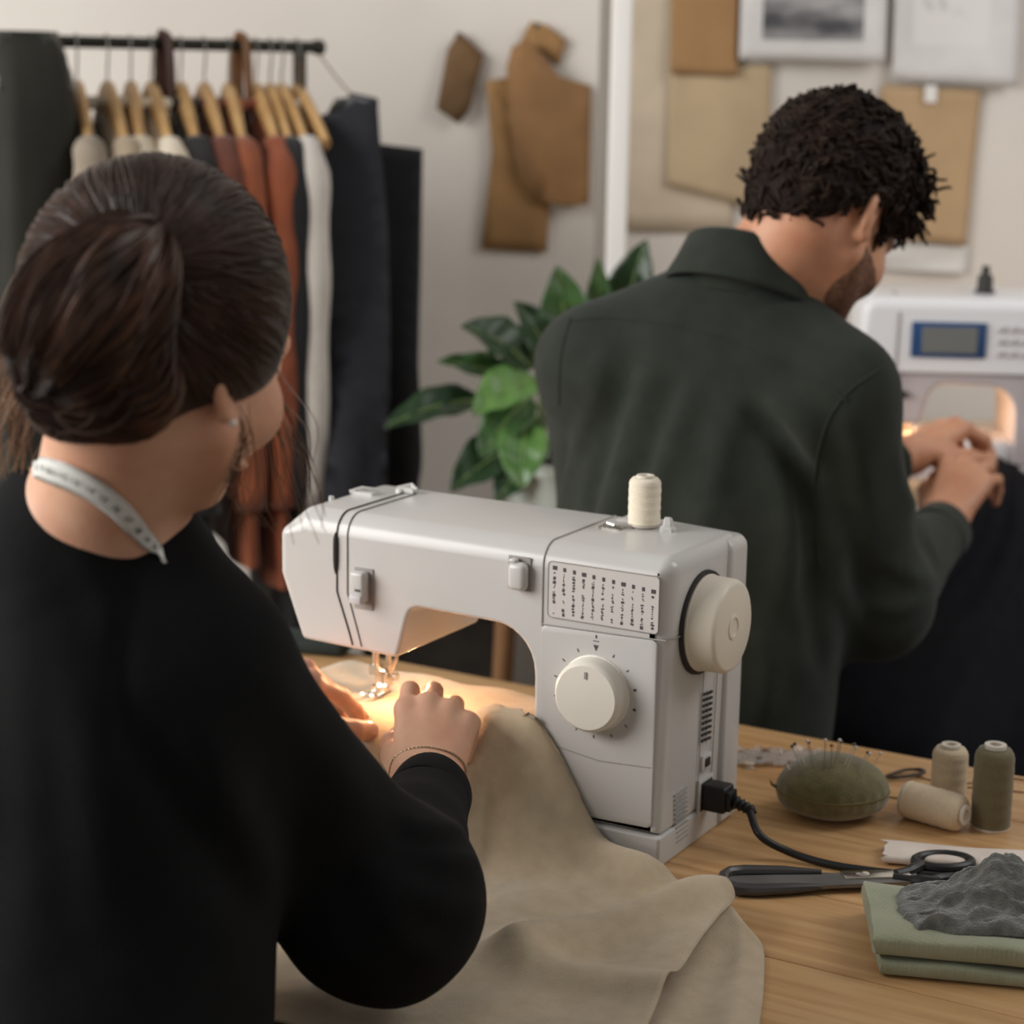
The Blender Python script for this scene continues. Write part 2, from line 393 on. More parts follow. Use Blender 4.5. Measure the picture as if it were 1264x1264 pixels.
# front dial panel, label plate, dial
def plate(name, x0, x1, z0, z1, th, m, r=0.004, dz=0.0):
    P = fillet([(x0, z0, r), (x1, z0+dz, r), (x1, z1+dz, r), (x0, z1, r)]); k = len(P)
    V = [(p[0], 0.0004, p[1]+T) for p in P]+[(p[0], -th+0.0004, p[1]+T) for p in P]+[(p[0]*0.995+0.005*(x0+x1)/2, -th, (p[1]-(z0+z1)/2)*0.985+(z0+z1)/2+T) for p in P]
    F = [(a*k+i, a*k+(i+1) % k, (a+1)*k+(i+1) % k, (a+1)*k+i) for a in (0, 1) for i in range(k)]+[tuple(2*k+i for i in range(k))]
    return MB().add(V, F).build(name, m, sm, True, 30)
plate('dial_panel', -0.121, -0.007, 0.034, 0.2055, 0.0016, M_pl, 0.005, 0.003)
seamline([(-0.120, -0.0017, 0.098), (-0.09, -0.0019, 0.094), (-0.06, -0.0017, 0.090), (-0.009, -0.0017, 0.093)], 0.0005, 'panel_crease')
lp = plate('stitch_label', -0.1155, -0.0065, 0.2145, 0.2655, 0.0010, mat('label_print_ground', (200, 194, 190), 0.5), 0.004, 0.0)
fr = fillet([(-0.1155, 0.2145, 0.004), (-0.0065, 0.2145, 0.004), (-0.0065, 0.2655, 0.004), (-0.1155, 0.2655, 0.004)])
MB().tube([(p[0], -0.0009, p[1]+T) for p in fr], 0.0006, 4, closed=True).build('label_rim', M_gr, sm)
mk = MB(); rr = random.Random(3)
for c in range(11):                                     # columns of little stitch symbols, too small to read
    x = -0.1095+c*0.0097; z = 0.2615-0.0008*c
    mk.box((x+0.0005, -0.0011, z+T-0.0015), (0.0042 if c in (0, 3, 7, 10) else 0.0026, 0.0005, 0.0036))
    z -= 0.0055
    while z > 0.2185:
        h = rr.choice([0.0008, 0.0013, 0.002, 0.003]); w = rr.choice([0.0006, 0.0013, 0.0022, 0.0028])
        if rr.random() < 0.86:
            a = rr.uniform(-0.5, 0.5); mk.box((x+rr.uniform(-.0004, .0004), -0.0011, z+T-h/2), (w, 0.0005, h), np.array([[math.cos(a), 0, -math.sin(a)], [0, 1, 0], [math.sin(a), 0, math.cos(a)]]))
        z -= h+0.0009
        if abs(z-0.2405) < 0.001: z -= 0.0022
tag(mk.build('stitch_symbols', M_ink, lp, False), 'columns of dark stitch symbols', kind='stuff')
kn = MB().lathe([(0.0, -0.0), (0.0345, 0.0), (0.0345, 0.001), (0.0335, 0.0015), (0.0325, 0.014), (0.0312, 0.0165), (0.0290, 0.0182), (0.0, 0.0186)], (-0.066, -0.0016, T+0.152), (0, -1, 0), 72,
    wob=lambda a, z: 0.010*math.sin(a*36) if 0.0012 < z < 0.0143 else 0.0)
dial = kn.build('stitch_dial', M_pl2, sm, True, 30)
MB().box((-0.066, -0.0204, T+0.1725), (0.0024, 0.0007, 0.0062)).build('dial_pointer', M_gr, dial)
tk = MB()
for k in range(14):
    a = math.radians(90-25.7*k); rr2 = 0.0405
    tk.box((-0.066+rr2*math.cos(a), -0.0017, T+0.152+rr2*math.sin(a)), (0.0010, 0.0005, 0.0030) if k not in (3, 4) else (0.0022, 0.0005, 0.0028), np.array([[math.sin(a), 0, math.cos(a)], [0, 1, 0], [-math.cos(a), 0, math.sin(a)]]))
tk.add([(-0.0685, -0.0020, T+0.1960), (-0.0635, -0.0020, T+0.1960), (-0.066, -0.0020, T+0.1905)], [(0, 1, 2)])
tk.box((-0.066, -0.0018, T+0.1995), (0.006, 0.0004, 0.0006)); tk.box((-0.066, -0.0018, T+0.2035), (0.0012, 0.0004, 0.003))
tag(tk.build('dial_marks', M_ink, sm, False), kind='stuff')
# reverse lever, tension button
MB().lathe([(0.0, 0), (0.0075, 0), (0.0072, 0.004), (0.0, 0.0045)], (-0.312, 0.0, T+0.214), (0, -1, 0), 20).build('lever_boss', M_gr, sm)
lv = rbox('reverse_lever', (-0.3135, -0.007, T+0.2150), (0.0155, 0.012, 0.030), M_pl, sm, 0.003, 3)
rbox('lever_recess', (-0.3125, -0.0006, T+0.2120), (0.0215, 0.0016, 0.040), M_gr, sm, 0.0007, 1)
rbox('lever_tip', (-0.3135, -0.0130, T+0.2040), (0.013, 0.005, 0.008), mat('pale_grey_plastic', (196, 194, 196), 0.4), lv, 0.001, 2)
rbox('lever_icon', (-0.3115, -0.0133, T+0.2130), (0.006, 0.0006, 0.0022), M_ink, lv, 0.0002, 1)
rbox('tension_recess', (-0.1450, -0.0006, T+0.2500), (0.0235, 0.0016, 0.031), M_gr, sm, 0.0007, 1)
tb = rbox('tension_button', (-0.1435, -0.0055, T+0.2485), (0.0185, 0.012, 0.026), M_pl, sm, 0.0055, 4)
rbox('button_cap', (-0.1480, -0.006, T+0.2625), (0.007, 0.008, 0.004), M_pl, sm, 0.0015, 2)
# handwheel on the right side
hw = MB().lathe([(0.0, 0.0), (0.0435, 0.0), (0.0440, 0.002), (0.0430, 0.004), (0.0425, 0.024), (0.0405, 0.0275), (0.0375, 0.0290), (0.0, 0.0280)], (0.006, 0.068, T+0.2115), (1, 0, 0), 64).build('handwheel', mat('ivory_plastic', (222, 213, 196), 0.4), sm, True, 35)
MB().lathe([(0.0, 0.0), (0.0115, 0.0), (0.0110, 0.0015), (0.0085, 0.0018), (0.0080, 0.0006), (0.0, 0.0005)], (0.0338, 0.068, T+0.2115), (1, 0, 0), 32).build('wheel_hub', mat('ivory_plastic', (0, 0, 0)), hw)
MB().lathe([(0.0, 0.0), (0.0475, 0.0), (0.0470, 0.0030), (0.0, 0.003)], (0.0035, 0.068, T+0.2115), (1, 0, 0), 48).build('wheel_gap', M_dk, sm)
# right side: vents, switch, socket, rating label
for c in range(3):
    for k in range(9): rbox('vent_slot', (0.0032-0.0003*k*0, 0.080+c*0.0075, T+0.141-k*0.0055-c*0.0008), (0.0022, 0.0052, 0.0022), M_dk, sm, 0.0003, 1)
for k in range(11): rbox('side_louvre', (0.0014, 0.040+0.0006*k, T+0.060-k*0.0046), (0.0024, 0.026, 0.0013), M_gr, sm, 0.0003, 1)
rbox('switch_frame', (0.0020, 0.092, T+0.0735), (0.0030, 0.019, 0.015), M_pl, sm, 0.0008, 2)
rbox('power_switch', (0.0034, 0.092, T+0.0735), (0.0030, 0.010, 0.008), M_dk, sm, 0.0008, 2)
rbox('socket_frame', (0.0018, 0.092, T+0.042), (0.0034, 0.030, 0.034), M_pl, sm, 0.0008, 2)
rbox('socket', (0.0030, 0.092, T+0.042), (0.0030, 0.024, 0.027), M_dk, sm, 0.0008, 2)
seamline([(0.0015, 0.076, 0.018), (0.0040, 0.0755, 0.165)], 0.0005, 'side_seam'); seamline([(0.0012, 0.106, 0.014), (0.0040, 0.106, 0.165)], 0.0005, 'side_seam')
# roof fittings
MB().lathe([(0.0, 0), (0.0125, 0), (0.0125, 0.0012), (0.002, 0.0016), (0.002, 0.040), (0.0, 0.041)], (-0.078, 0.112, T+0.280), n=24).build('spool_pin', M_gr, sm)
bw = MB().lathe([(0.0, 0), (0.008, 0), (0.0075, 0.003), (0.0048, 0.005), (0.0042, 0.010), (0.003, 0.0125), (0, 0.013)], (-0.052, 0.109, T+0.280), n=16, wob=lambda a, z: 0.12*math.sin(a*5)).build('bobbin_winder', mat('translucent_plastic', (228, 226, 222), 0.25, trans=0.3), sm)
MB().tube([(-0.110, 0.082, T+0.281), (-0.104, 0.088, T+0.285), (-0.096, 0.086, T+0.284), (-0.090, 0.092, T+0.281)], 0.0012, 6).tube([(-0.100, 0.095, T+0.2805), (-0.085, 0.098, T+0.2825), (-0.083, 0.102, T+0.2805)], 0.0013, 6).box((-0.101, 0.088, T+0.2808), (0.022, 0.009, 0.0012)).build('thread_guide', M_steel, sm)
tg = MB().lathe([(0.0, 0), (0.006, 0), (0.005, 0.004), (0.002, 0.005), (0.0, 0.0055)], (-0.3485, 0.118, T+0.280), n=14).box((-0.342, 0.120, T+0.2832), (0.018, 0.009, 0.005)).tube([(-0.352, 0.116, T+0.284), (-0.340, 0.124, T+0.2875), (-0.330, 0.118, T+0.284)], 0.0022, 6)
tg.build('thread_hook', MATS['translucent_plastic'], sm)
MB().lathe([(0.0, 0), (0.0028, 0), (0.0026, 0.006), (0, 0.0065)], (-0.386, 0.052, T+0.277), n=12).build('light_screw', MATS['translucent_plastic'], sm)
sg = MB().box((-0.375, 0.092, T+0.2812), (0.026, 0.012, 0.003)); sg.tube([(-0.388, 0.086, T+0.282), (-0.376, 0.09, T+0.2865), (-0.362, 0.1, T+0.284)], 0.0014, 6); sg.build('pressure_guide', M_pl, sm)
# needle assembly
NX, NY = -0.343, 0.066
nd = MB().lathe([(0.0, 0), (0.0038, 0), (0.0038, 0.042), (0, 0.042)], (NX, NY, T+0.112), n=16).build('needle_bar', M_steel, sm)
MB().box((NX, NY, T+0.112), (0.010, 0.010, 0.010)).lathe([(0, 0), (0.0032, 0), (0.0032, 0.008), (0, 0.008)], (NX+0.004, NY, T+0.112), (1, 0, 0), 12).build('needle_clamp', M_steel, nd, True, 30)
MB().lathe([(0.0, 0), (0.0009, 0.006), (0.0010, 0.030), (0, 0.030)], (NX, NY, T+0.082), n=8).build('needle', M_steel, nd)
pb = MB().lathe([(0.0, 0), (0.0032, 0), (0.0032, 0.058), (0, 0.058)], (NX+0.004, NY+0.017, T+0.097), n=14).build('presser_bar', M_steel, sm)
MB().box((NX+0.003, NY+0.012, T+0.099), (0.011, 0.012, 0.013)).box((NX+0.001, NY+0.006, T+0.091), (0.015, 0.010, 0.006)).lathe([(0, 0), (0.004, 0), (0.004, 0.010), (0, 0.010)], (NX+0.006, NY+0.014, T+0.103), (1, 0, 0), 12).build('foot_holder', M_steel, pb, True, 30)
ft = MB()
for sx in (-1, 1): ft.tube([(NX+sx*0.0055, NY+0.014, T+0.0865), (NX+sx*0.0055, NY-0.006, T+0.0862), (NX+sx*0.0055, NY-0.016, T+0.0900)], [0.0030, 0.0030, 0.0022], 8, flat=0.5)
ft.box((NX, NY+0.010, T+0.0868), (0.012, 0.008, 0.002)).build('presser_foot', M_steel, pb, True, 30)
MB().box((NX+0.003, NY-0.004, T+0.142), (0.020, 0.014, 0.012)).lathe([(0, 0), (0.005, 0), (0.005, 0.006), (0, 0.006)], (NX+0.003, NY-0.004, T+0.131), n=12).build('bar_guide', M_steel, sm, True, 30)
MB().tube([(NX+0.021, NY+0.012, T+0.152), (NX+0.022, NY+0.014, T+0.142), (NX+0.028, NY+0.010, T+0.136)], [0.004, 0.004, 0.0035], 8).tube([(NX+0.018, NY+0.012, T+0.145), (NX+0.020, NY+0.006, T+0.125), (NX+0.013, NY+0.006, T+0.108)], 0.0018, 6).build('lifter_lever', M_steel, sm)
MB().tube([(-0.372, 0.026, T+0.1515), (-0.366, 0.02, T+0.1485), (-0.352, 0.018, T+0.149)], 0.0026, 8).build('thread_cutter', MATS['translucent_plastic'], sm)
# its lamp, under the head
MB().lathe([(0.0, 0), (0.005, 0.001), (0.0062, 0.005), (0.005, 0.010), (0.0, 0.011)], (-0.300, 0.080, T+0.1475), n=16).build('lamp_bulb', mat('lamp_glow', (255, 214, 160), 0.4, emit=(255, 190, 120), estr=14), sm)
def spot(name, loc, target, power, col, size, ang=120):
    l = bpy.data.lights.new(name, 'SPOT'); l.energy = power; l.color = col; l.shadow_soft_size = size; l.spot_size = math.radians(ang); l.spot_blend = 0.6
    o = bpy.data.objects.new(name, l); COL.objects.link(o); o.location = tuple(loc); o.rotation_euler = (Vector(tuple(target))-Vector(tuple(loc))).to_track_quat('-Z', 'Y').to_euler(); return o
def bulb(name, loc, power, col, size):
    l = bpy.data.lights.new(name, 'POINT'); l.energy = power; l.color = col; l.shadow_soft_size = size
    o = bpy.data.objects.new(name, l); COL.objects.link(o); o.location = tuple(loc); return o
bulb('lamp_light', (-0.296, 0.055, T+0.141), 0.62, (1.0, 0.56, 0.29), 0.005)

# ------------------------------------------------------------------ thread spools
def spool(name, c, axis, r, h, col, col2, label, core=None):
    ax = nrm(axis); t = thing(name, np.array(c), label, 'thread spool', None)
    core = core or mat('spool_core', (216, 208, 194), 0.5)
    rc_ = r*0.50
    MB().lathe([(rc_*0.62, h*0.03), (rc_*0.62, h), (rc_*1.08, h), (rc_*1.08, h*0.955), (rc_*0.9, h*0.95), (rc_*0.9, h*0.03), (rc_*1.0, 0), (rc_*0.62, 0), (rc_*0.62, h*0.03)], c, ax, 36).build('core', core, t)
    MB().lathe([(0.0, h*0.01), (r*0.93, 0.0), (r*0.97, h*0.02), (r*0.97, h*0.035), (rc_*0.8, h*0.05)], c, ax, 40).build('flange', core, t)
    prof = [(rc_*0.85, h*0.045), (r*0.93, h*0.045)]; nn = 46
    for k in range(nn):
        z = h*(0.05+0.86*k/(nn-1)); e = min(1.0, (h*0.93-z)/(h*0.10)); prof.append(((r-0.0006*(k % 2)-0.0002*math.sin(k*0.7))*(0.90+0.10*min(1, e)), z))
    prof += [(r*0.80, h*0.945), (rc_*0.85, h*0.948)]
    MB().lathe(prof, c, ax, 40).build('thread', mat('thread_'+name+str(col[0]), col, 0.75, col2=tuple((a+b)//2 for a, b in zip(col, col2)), nscale=500, sheen=0.3), t, True, 60)
    return t
sp = spool('thread_spool', (-0.078, 0.112, T+0.2818), (0, 0, 1), 0.0150, 0.047, (232, 222, 202), (218, 206, 184), 'cream thread spool on the spool pin of the white sewing machine')
spool('thread_spool', G(1169, 999), (0, 0, 1), 0.0172, 0.066, (214, 196, 166), (196, 176, 144), 'beige thread spool standing upright behind the one lying down')
spool('thread_spool', G(1222, 1021), (0, 0, 1), 0.0188, 0.082, (112, 102, 72), (92, 84, 58), 'tall olive thread spool standing on the oak table')
_a = G(1117, 1008)+np.array([0, 0, 0.0182]); _b = G(1184, 1027)+np.array([0, 0, 0.0182])
spool('thread_spool', _a, _b-_a, 0.0180, 0.064, (222, 202, 172), (204, 182, 150), 'beige thread spool lying on its side')

# ------------------------------------------------------------------ pincushion
M_cush = mat('olive_wool', (114, 106, 66), 0.9, col2=(94, 88, 54), nscale=90, bump=0.5, bscale=500, sheen=0.5)
PC = G(1026, 1006); pc = thing('pincushion', PC, 'olive green stuffed pincushion full of pins', 'pincushion')
def cush_fn(P):
    q = P-PC; x = q@HR; y = q@HF; z = q[:, 2]-0.027
    rad = (np.abs(x/0.0535)**1.75+np.abs(y/0.044)**2.0)**0.5
    ang = np.arctan2(y, x)
    hz = np.where(z > 0, 0.034, 0.0262)
    puck = 0.012*np.exp(-(z/0.010)**2)*np.cos(ang*22)
    k = np.sqrt(rad**2*(1+puck)+np.abs(z/hz)**np.where(z > 0, 2.0, 3.4))
    return (k-1)*0.032
link('cushion', sdf_mesh('cushion', cush_fn, PC-[0.06, 0.06, 0.004], PC+[0.06, 0.06, 0.066], 0.0016), M_cush, pc)
sl = []
for k in range(90):
    a = 2*math.pi*k/90; c, s = math.cos(a), math.sin(a)
    rr = 1.0/math.sqrt(abs(c/0.0535)**1.75*(1)+abs(s/0.044)**2) if True else 1
    lo_, hi_ = 0.02, 0.08
    for _ in range(30):
        m_ = (lo_+hi_)/2; lo_, hi_ = (m_, hi_) if (abs(m_*c/0.0535)**1.75+abs(m_*s/0.044)**2) < 1 else (lo_, m_)
    sl.append(PC+HR*(c*lo_)+HF*(s*lo_)+np.array([0, 0, 0.0265]))
MB().tube(sl, 0.0011, 6, closed=True).build('seam', mat('olive_seam', (108, 98, 60), 0.8), pc)
MB().tube([PC+HR*-0.052+[0, 0, .0265], PC+HR*-0.058+[0, 0, .030], PC+HR*-0.060+[0, 0, .034]], [0.002, 0.0015, 0.0006], 6).build('seam_tail', MATS['olive_seam'], pc)
M_pin = mat('pin_steel', (170, 160, 150), 0.3, 1.0); heads = [mat('pin_head_pearl', (214, 204, 190), 0.3), mat('pin_head_dark', (86, 78, 72), 0.35), mat('pin_head_rust', (150, 92, 66), 0.4)]
_pins = [(92, 155, 135, 232, 0), (147, 122, 186, 215, 1), (160, 110, 208, 203, 1), (219, 96, 248, 222, 0), (228, 104, 262, 212, 2), (307, 92, 301, 236, 0), (338, 118, 333, 228, 2), (376, 92, 346, 226, 0), (384, 100, 366, 200, 1), (446, 112, 398, 214, 1), (454, 128, 411, 228, 0), (512, 152, 462, 232, 1), (522, 158, 470, 246, 0), (572, 156, 526, 240, 0)]
for hx, hy, bx_, by_, hi in _pins:
    bp = trace(cush_fn, 940+bx_/3.9, 890+by_/3.9, 1.4, 2.4); 
    if bp is None: continue
    dd = (bp-CP)@FW; hp = W(940+hx/3.9, 890+hy/3.9, dd+0.004); dirv = nrm(hp-bp)
    t = thing('pin', bp, 'thin dressmaking pin with a %s head stuck in the olive pincushion' % ('pearl white', 'small dark', 'rust coloured')[hi], 'pin', 'pins in the pincushion')
    MB().tube([bp-dirv*0.006, hp], [0.00045, 0.00045], 5).build('shaft', M_pin, t)
    MB().lathe([(0, -.0018), (0.0013, -.0012), (0.0019, 0), (0.0013, .0013), (0, .0018)], hp, dirv, 10).build('head', heads[hi], t)

# ------------------------------------------------------------------ power cord
M_rub = mat('black_rubber', (22, 21, 22), 0.45)
cordp = [(0.032, 0.0915, T+0.041), (0.046, 0.091, T+0.037)]+[tuple(G(x, y, z)) for x, y, z in ((938, 1031, T+0.022), (975, 1052, T+0.008), (1020, 1066, T+0.004), (1075, 1075, T+0.004), (1125, 1079, T+0.0042), (1180, 1080, T+0.0042), (1260, 1079, T+0.0042), (1340, 1084, T+0.0042))]
cd = thing('power_cord', (0.02, 0.092, T+0.03), 'black power cord plugged into the side of the white sewing machine', 'cord')
MB().tube(smoothpath(cordp, 70), 0.0036, 12).build('cable', M_rub, cd)
rbox('plug', (0.0150, 0.092, T+0.042), (0.024, 0.022, 0.025), M_rub, cd, 0.003, 3)
rbox('plug_neck', (0.0285, 0.0918, T+0.0412), (0.006, 0.017, 0.019), M_rub, cd, 0.002, 2)
MB().lathe([(0.0, 0), (0.0072, 0.0)]+[((0.0070 if k % 2 else 0.0050)*(1-0.03*k), 0.0025*k+0.001) for k in range(9)]+[(0, 0.025)], (0.031, 0.0917, T+0.0410), (1, -0.02, -0.28), 16).build('strain_relief', M_rub, cd, True, 25)

# ------------------------------------------------------------------ dressmaking shears
s0 = G(893, 1096); s1 = G(1206, 1090); SA = nrm(s1-s0); SB = np.cross([0, 0, 1.], SA); SLEN = np.linalg.norm(s1-s0)
def SS(a, b, z=0.0): return s0+SA*(a*SLEN)+SB*b+np.array([0, 0, z])
sc_ = thing('shears', SS(0.5, 0), 'dressmaking shears with black handles and dark blades lying on the table', 'scissors')
M_blade = mat('gunmetal', (138, 136, 134), 0.4, 0.6, col2=(110, 108, 107), nscale=14); M_hand = mat('black_handle', (26, 25, 27), 0.4)
def blade(side, z0):
    b = MB(); up_ = []; dn = []; outl = [(0.0, 0.0), (0.012, 0.0075), (0.05, 0.0120), (0.16, 0.0135), (0.30, 0.0120), (0.44, 0.0105), (0.54, 0.0100), (0.62, 0.0090), (0.72, 0.0085), (0.76, 0.0075)]
    inn = [(0.76, -0.002), (0.6, -0.003), (0.54, -0.003), (0.44, -0.0025), (0.2, -0.0035), (0.05, -0.0030), (0.01, -0.001)]
    P = [SS(a, side*w*1.75, z0) for a, w in outl+inn]; k = len(P); Q = [p+np.array([0, 0, 0.0032]) for p in P]
    c = sum(P)/k
    b.add(P+Q, [(i, (i+1) % k, k+(i+1) % k, k+i) for i in range(k)]+[tuple(range(k))[::-1], tuple(range(k, 2*k))])
    return b.build('blade', M_blade, sc_, True, 30)
blade(1, 0.0015); blade(-1, 0.0055)
for sg in (-1, 1): MB().tube([SS(a, sg*w, 0.0065) for a, w in ((0.000, 0.0), (0.012, 0.0120), (0.04, 0.0185), (0.10, 0.0215), (0.25, 0.0195), (0.40, 0.0165))], [0.004, 0.0052, 0.0056, 0.0054, 0.0048, 0.002], 10).build('blade_spine', mat('dark_satin_steel', (74, 72, 72), .3, .3), sc_)
MB().lathe([(0, 0), (0.0065, 0), (0.0063, 0.002), (0.004, 0.0032), (0, 0.0034)], SS(0.545, 0.002, 0.0085), n=20).build('pivot_screw', M_steel, sc_)
rbox('shank', SS(0.60, 0.001, 0.0085), (0.060, 0.018, 0.004), M_steel, sc_, 0.001, 2, np.stack([SA, SB, np.array([0, 0, 1.])], 1))
def bow(cx, cb, ra, rb, z, th, lab):
    pts = [SS(cx+ra*math.cos(2*math.pi*k/36), cb+rb*math.sin(2*math.pi*k/36), z) for k in range(36)]
    return MB().tube(pts, th, 10, closed=True).build('handle_bow', M_hand, sc_)
bow(0.90, 0.028, 0.11, 0.016, 0.009, 0.0048, ''); bow(0.90, -0.022, 0.12, 0.016, 0.0075, 0.0050, '')
MB().tube(smoothpath([SS(0.68, 0.002, 0.008), SS(0.74, 0.008, 0.0085), SS(0.80, 0.020, 0.009)], 10), [0.0052]*5+[0.006]*5, 10).build('handle_arm', M_hand, sc_)
MB().tube(smoothpath([SS(0.66, -0.004, 0.007), SS(0.74, -0.012, 0.0072), SS(0.82, -0.020, 0.0075)], 10), [0.0052]*5+[0.007]*5, 10).build('handle_arm', M_hand, sc_)

# ------------------------------------------------------------------ folded cloths on the right
def frame_from(p, q):
    a = nrm(q-p); b = np.cross([0, 0, 1.], a); return a, b
# flat white strip
w0 = G(1096, 1068); w1 = G(1300, 1085); wa, wb = frame_from(w0, w1); P = []
for i in range(60):
    u = i/59*0.22; sec = []
    jag = 0.006*math.sin(i*0.0)
    for k in range(28):
        a = 2*math.pi*k/28; cx = math.cos(a); cz = math.sin(a)
        y = 0.019+0.021*np.sign(cx)*abs(cx)**0.5*(1-0.05*math.sin(u*40)); z = 0.0055+0.0052*np.sign(cz)*abs(cz)**0.6*(1+0.25*math.sin(u*55+cx)*0.6)
        e = (0.010*noise.noise(Vector((cx*2, cz*2, 3)))-0.004) if i == 0 else 0
        sec.append(w0+wa*(u+e)+wb*y+np.array([0, 0, z]))
    P.append(sec)
st_ = MB().grid([[r[k % 28] for k in range(29)] for r in P]); st_.add(P[0], [tuple(range(28))]); st_.add(P[-1], [tuple(range(28))])
tag(st_.build('folded_cloth', mat('white_muslin', (224, 212, 200), 0.85, col2=(212, 198, 186), nscale=30, bump=0.3, bscale=200, sheen=0.2)), 'narrow white folded cloth strip behind the shears', 'cloth')
# sage green folded cloth: two soft layers with a rounded front fold
g0 = G(1086, 1207); g1 = G(1264, 1224); ga, gb = frame_from(g0, g1)
M_sage = mat('sage_cotton', (152, 155, 130), 0.9, col2=(140, 144, 118), nscale=25, bump=0.25, bscale=300, weave=0.25, sheen=0.25)
gt = MB(); LAY = [(0.000, 0.0, 0.0135, 0.125), (0.003, 0.0140, 0.0185, 0.118)]
for li, (off, zb, th, dep) in enumerate(LAY):
    P = []
    for i in range(70):
        u = -0.006*math.sin(li*2)+i/69*0.36; sec = []
        for k in range(40):
            a = 2*math.pi*k/40; cx, cz = math.cos(a), math.sin(a)
            y = off+dep/2+dep/2*np.sign(cx)*abs(cx)**0.28; z = zb+th/2*(1+np.sign(cz)*abs(cz)**0.45)
            sk = -0.055*(y/0.14)                                       # the left rim runs back to the left
            wv = 0.0030*noise.noise(Vector((u*16, y*22, li*3+1)))+0.0016*math.sin(u*30+y*25)
            if zb > 0 and cz < 0: wv *= 0.3
            if zb == 0 and cz < 0: wv = 0
            ee = 0.0035*noise.noise(Vector((y*45, z*130, li+5))) if i == 0 else 0
            sec.append(g0+ga*(u+ee+sk*0.25)+gb*y+np.array([0, 0, z+wv+0.0006]))
        P.append(sec)
    gt.grid([[r[k % 40] for k in range(41)] for r in P]); gt.add(P[0], [tuple(range(40))]); gt.add(P[-1], [tuple(range(40))])
tag(gt.build('folded_cloth', M_sage, None, True, 60), 'sage green folded cloth beside the black handles of the shears', 'cloth')
# crumpled grey scrap on top of it
f0 = G(1232, 1128, T+0.033); P = []; n1 = 64
M_fleece = mat('grey_fleece', (112, 112, 106), 1.0, col2=(88, 89, 85), nscale=120, bump=0.9, bscale=700, sheen=0.6)
hv = MB()
for i in range(n1+1):
    row = []
    for j in range(n1+1):
        u = i/n1*2-1; v = j/n1*2-1; L = max(abs(u), abs(v)); rr = math.hypot(u, v)+1e-9; sq = L/rr; u2, v2 = u*(0.55+0.45*sq), v*(0.55+0.45*sq)
        x = u2*0.082; y = v2*0.046; e = max(0.0, 1-L**3)
        h = 0.012+0.030*math.exp(-((u2-0.02)/0.42)**2-((v2-0.25)/0.6)**2)+0.010*noise.noise(Vector((u2*2.3, v2*2.6, 4)))+0.007*noise.noise(Vector((u2*5, v2*6, 9)))+0.0022*noise.noise(Vector((u2*17, v2*19, 2)))
        row.append(f0+HR*(x+0.005*noise.noise(Vector((v*3, u*3, 1))))+HF*(y+0.006*noise.noise(Vector((u*3, v*3, 7))))+np.array([0, 0, 0.0012+max(0.003, h)*e**0.45]))
    P.append(row)
hv.grid(P); hv.grid([[p*1.0-np.array([0, 0, max(0, p[2]-f0[2]-0.0006)*0.93]) for p in r] for r in P])
tag(hv.build('cloth_scrap', M_fleece, None, True, None), 'crumpled dark grey fleece scrap lying on the sage green cloth', 'cloth')

# ------------------------------------------------------------------ small notions behind the machine
M_clear = mat('clear_film', (236, 230, 224), 0.12, trans=0.75, ior=1.3, bump=0.4, bscale=60)
p0 = G(955, 938); P = []
for i in range(40):
    P.append([p0+HR*((i/39-0.5)*0.105)+HF*((j/25-0.5)*0.05)+np.array([0, 0, 0.0045+0.005*noise.noise(Vector((i*.22, j*.25, 3)))+0.004*noise.noise(Vector((i*.6, j*.5, 8)))]) for j in range(26)])
tag(link('plastic_packet', solid(MB().grid(P).mesh('plastic_packet'), 0.0004), M_clear, None, True), 'crumpled clear plastic packet beside the olive pincushion', 'packet')
pk = [(912, 934, 0.006, (150, 128, 112)), (925, 948, 0.005, (196, 184, 170)), (945, 932, 0.005, (120, 100, 88)), (935, 941, 0.004, (90, 78, 70))]
for x, y, r, c in pk:
    q = G(x, y, T); t = MB().lathe([(r*.3, 0), (r, 0), (r, 0.0012), (r*.45, 0.0016), (r*.45, 0.004), (r, 0.0044), (r, 0.0056), (r*.3, 0.0056), (r*.3, 0)], q, n=20)
    tag(t.build('bobbin', mat('bobbin_%d' % c[0], c, 0.4), None), 'small %s bobbin by the clear plastic packet' % {150: 'light brown', 196: 'pale', 120: 'brown', 90: 'dark brown'}[c[0]], 'bobbin', 'bobbins by the packet')
q0, q1 = G(1086, 965), G(1136, 956); qa, qb = frame_from(q0, q1); ql = np.linalg.norm(q1-q0)
sn = thing('thread_snips', q0, 'small dark thread snips lying behind the pincushion', 'scissors')
for s in (-1, 1):
    MB().tube(smoothpath([q0+qa*0.0+qb*s*0.001+[0, 0, .003], q0+qa*ql*.3+qb*s*0.004+[0, 0, .0035], q0+qa*ql*.75+qb*s*0.0085+[0, 0, .004], q0+qa*ql+qb*s*0.004+[0, 0, .004], q0+qa*ql*1.03+[0, 0, .004]], 20), [0.0009]*4+[0.0022]*10+[0.003]*6, 8, flat=0.7).build('snip_arm', mat('dark_steel', (70, 62, 56), 0.35, 0.8), sn)
for pts, lab in (([(1085, 980), (1110, 985), (1150, 976), (1200, 972), (1264, 978)], 'thin brown thread end trailing past the spools'), ([(1130, 958), (1180, 968), (1240, 960), (1290, 968)], 'loose brown thread trailing behind the upright spools')):
    tag(MB().tube(smoothpath([G(x, y, T+0.0009) for x, y in pts], 40), 0.0007, 5).build('loose_thread', mat('brown_thread', (112, 84, 60), 0.8)), lab, 'thread')
d0 = G(384, 803); P = []
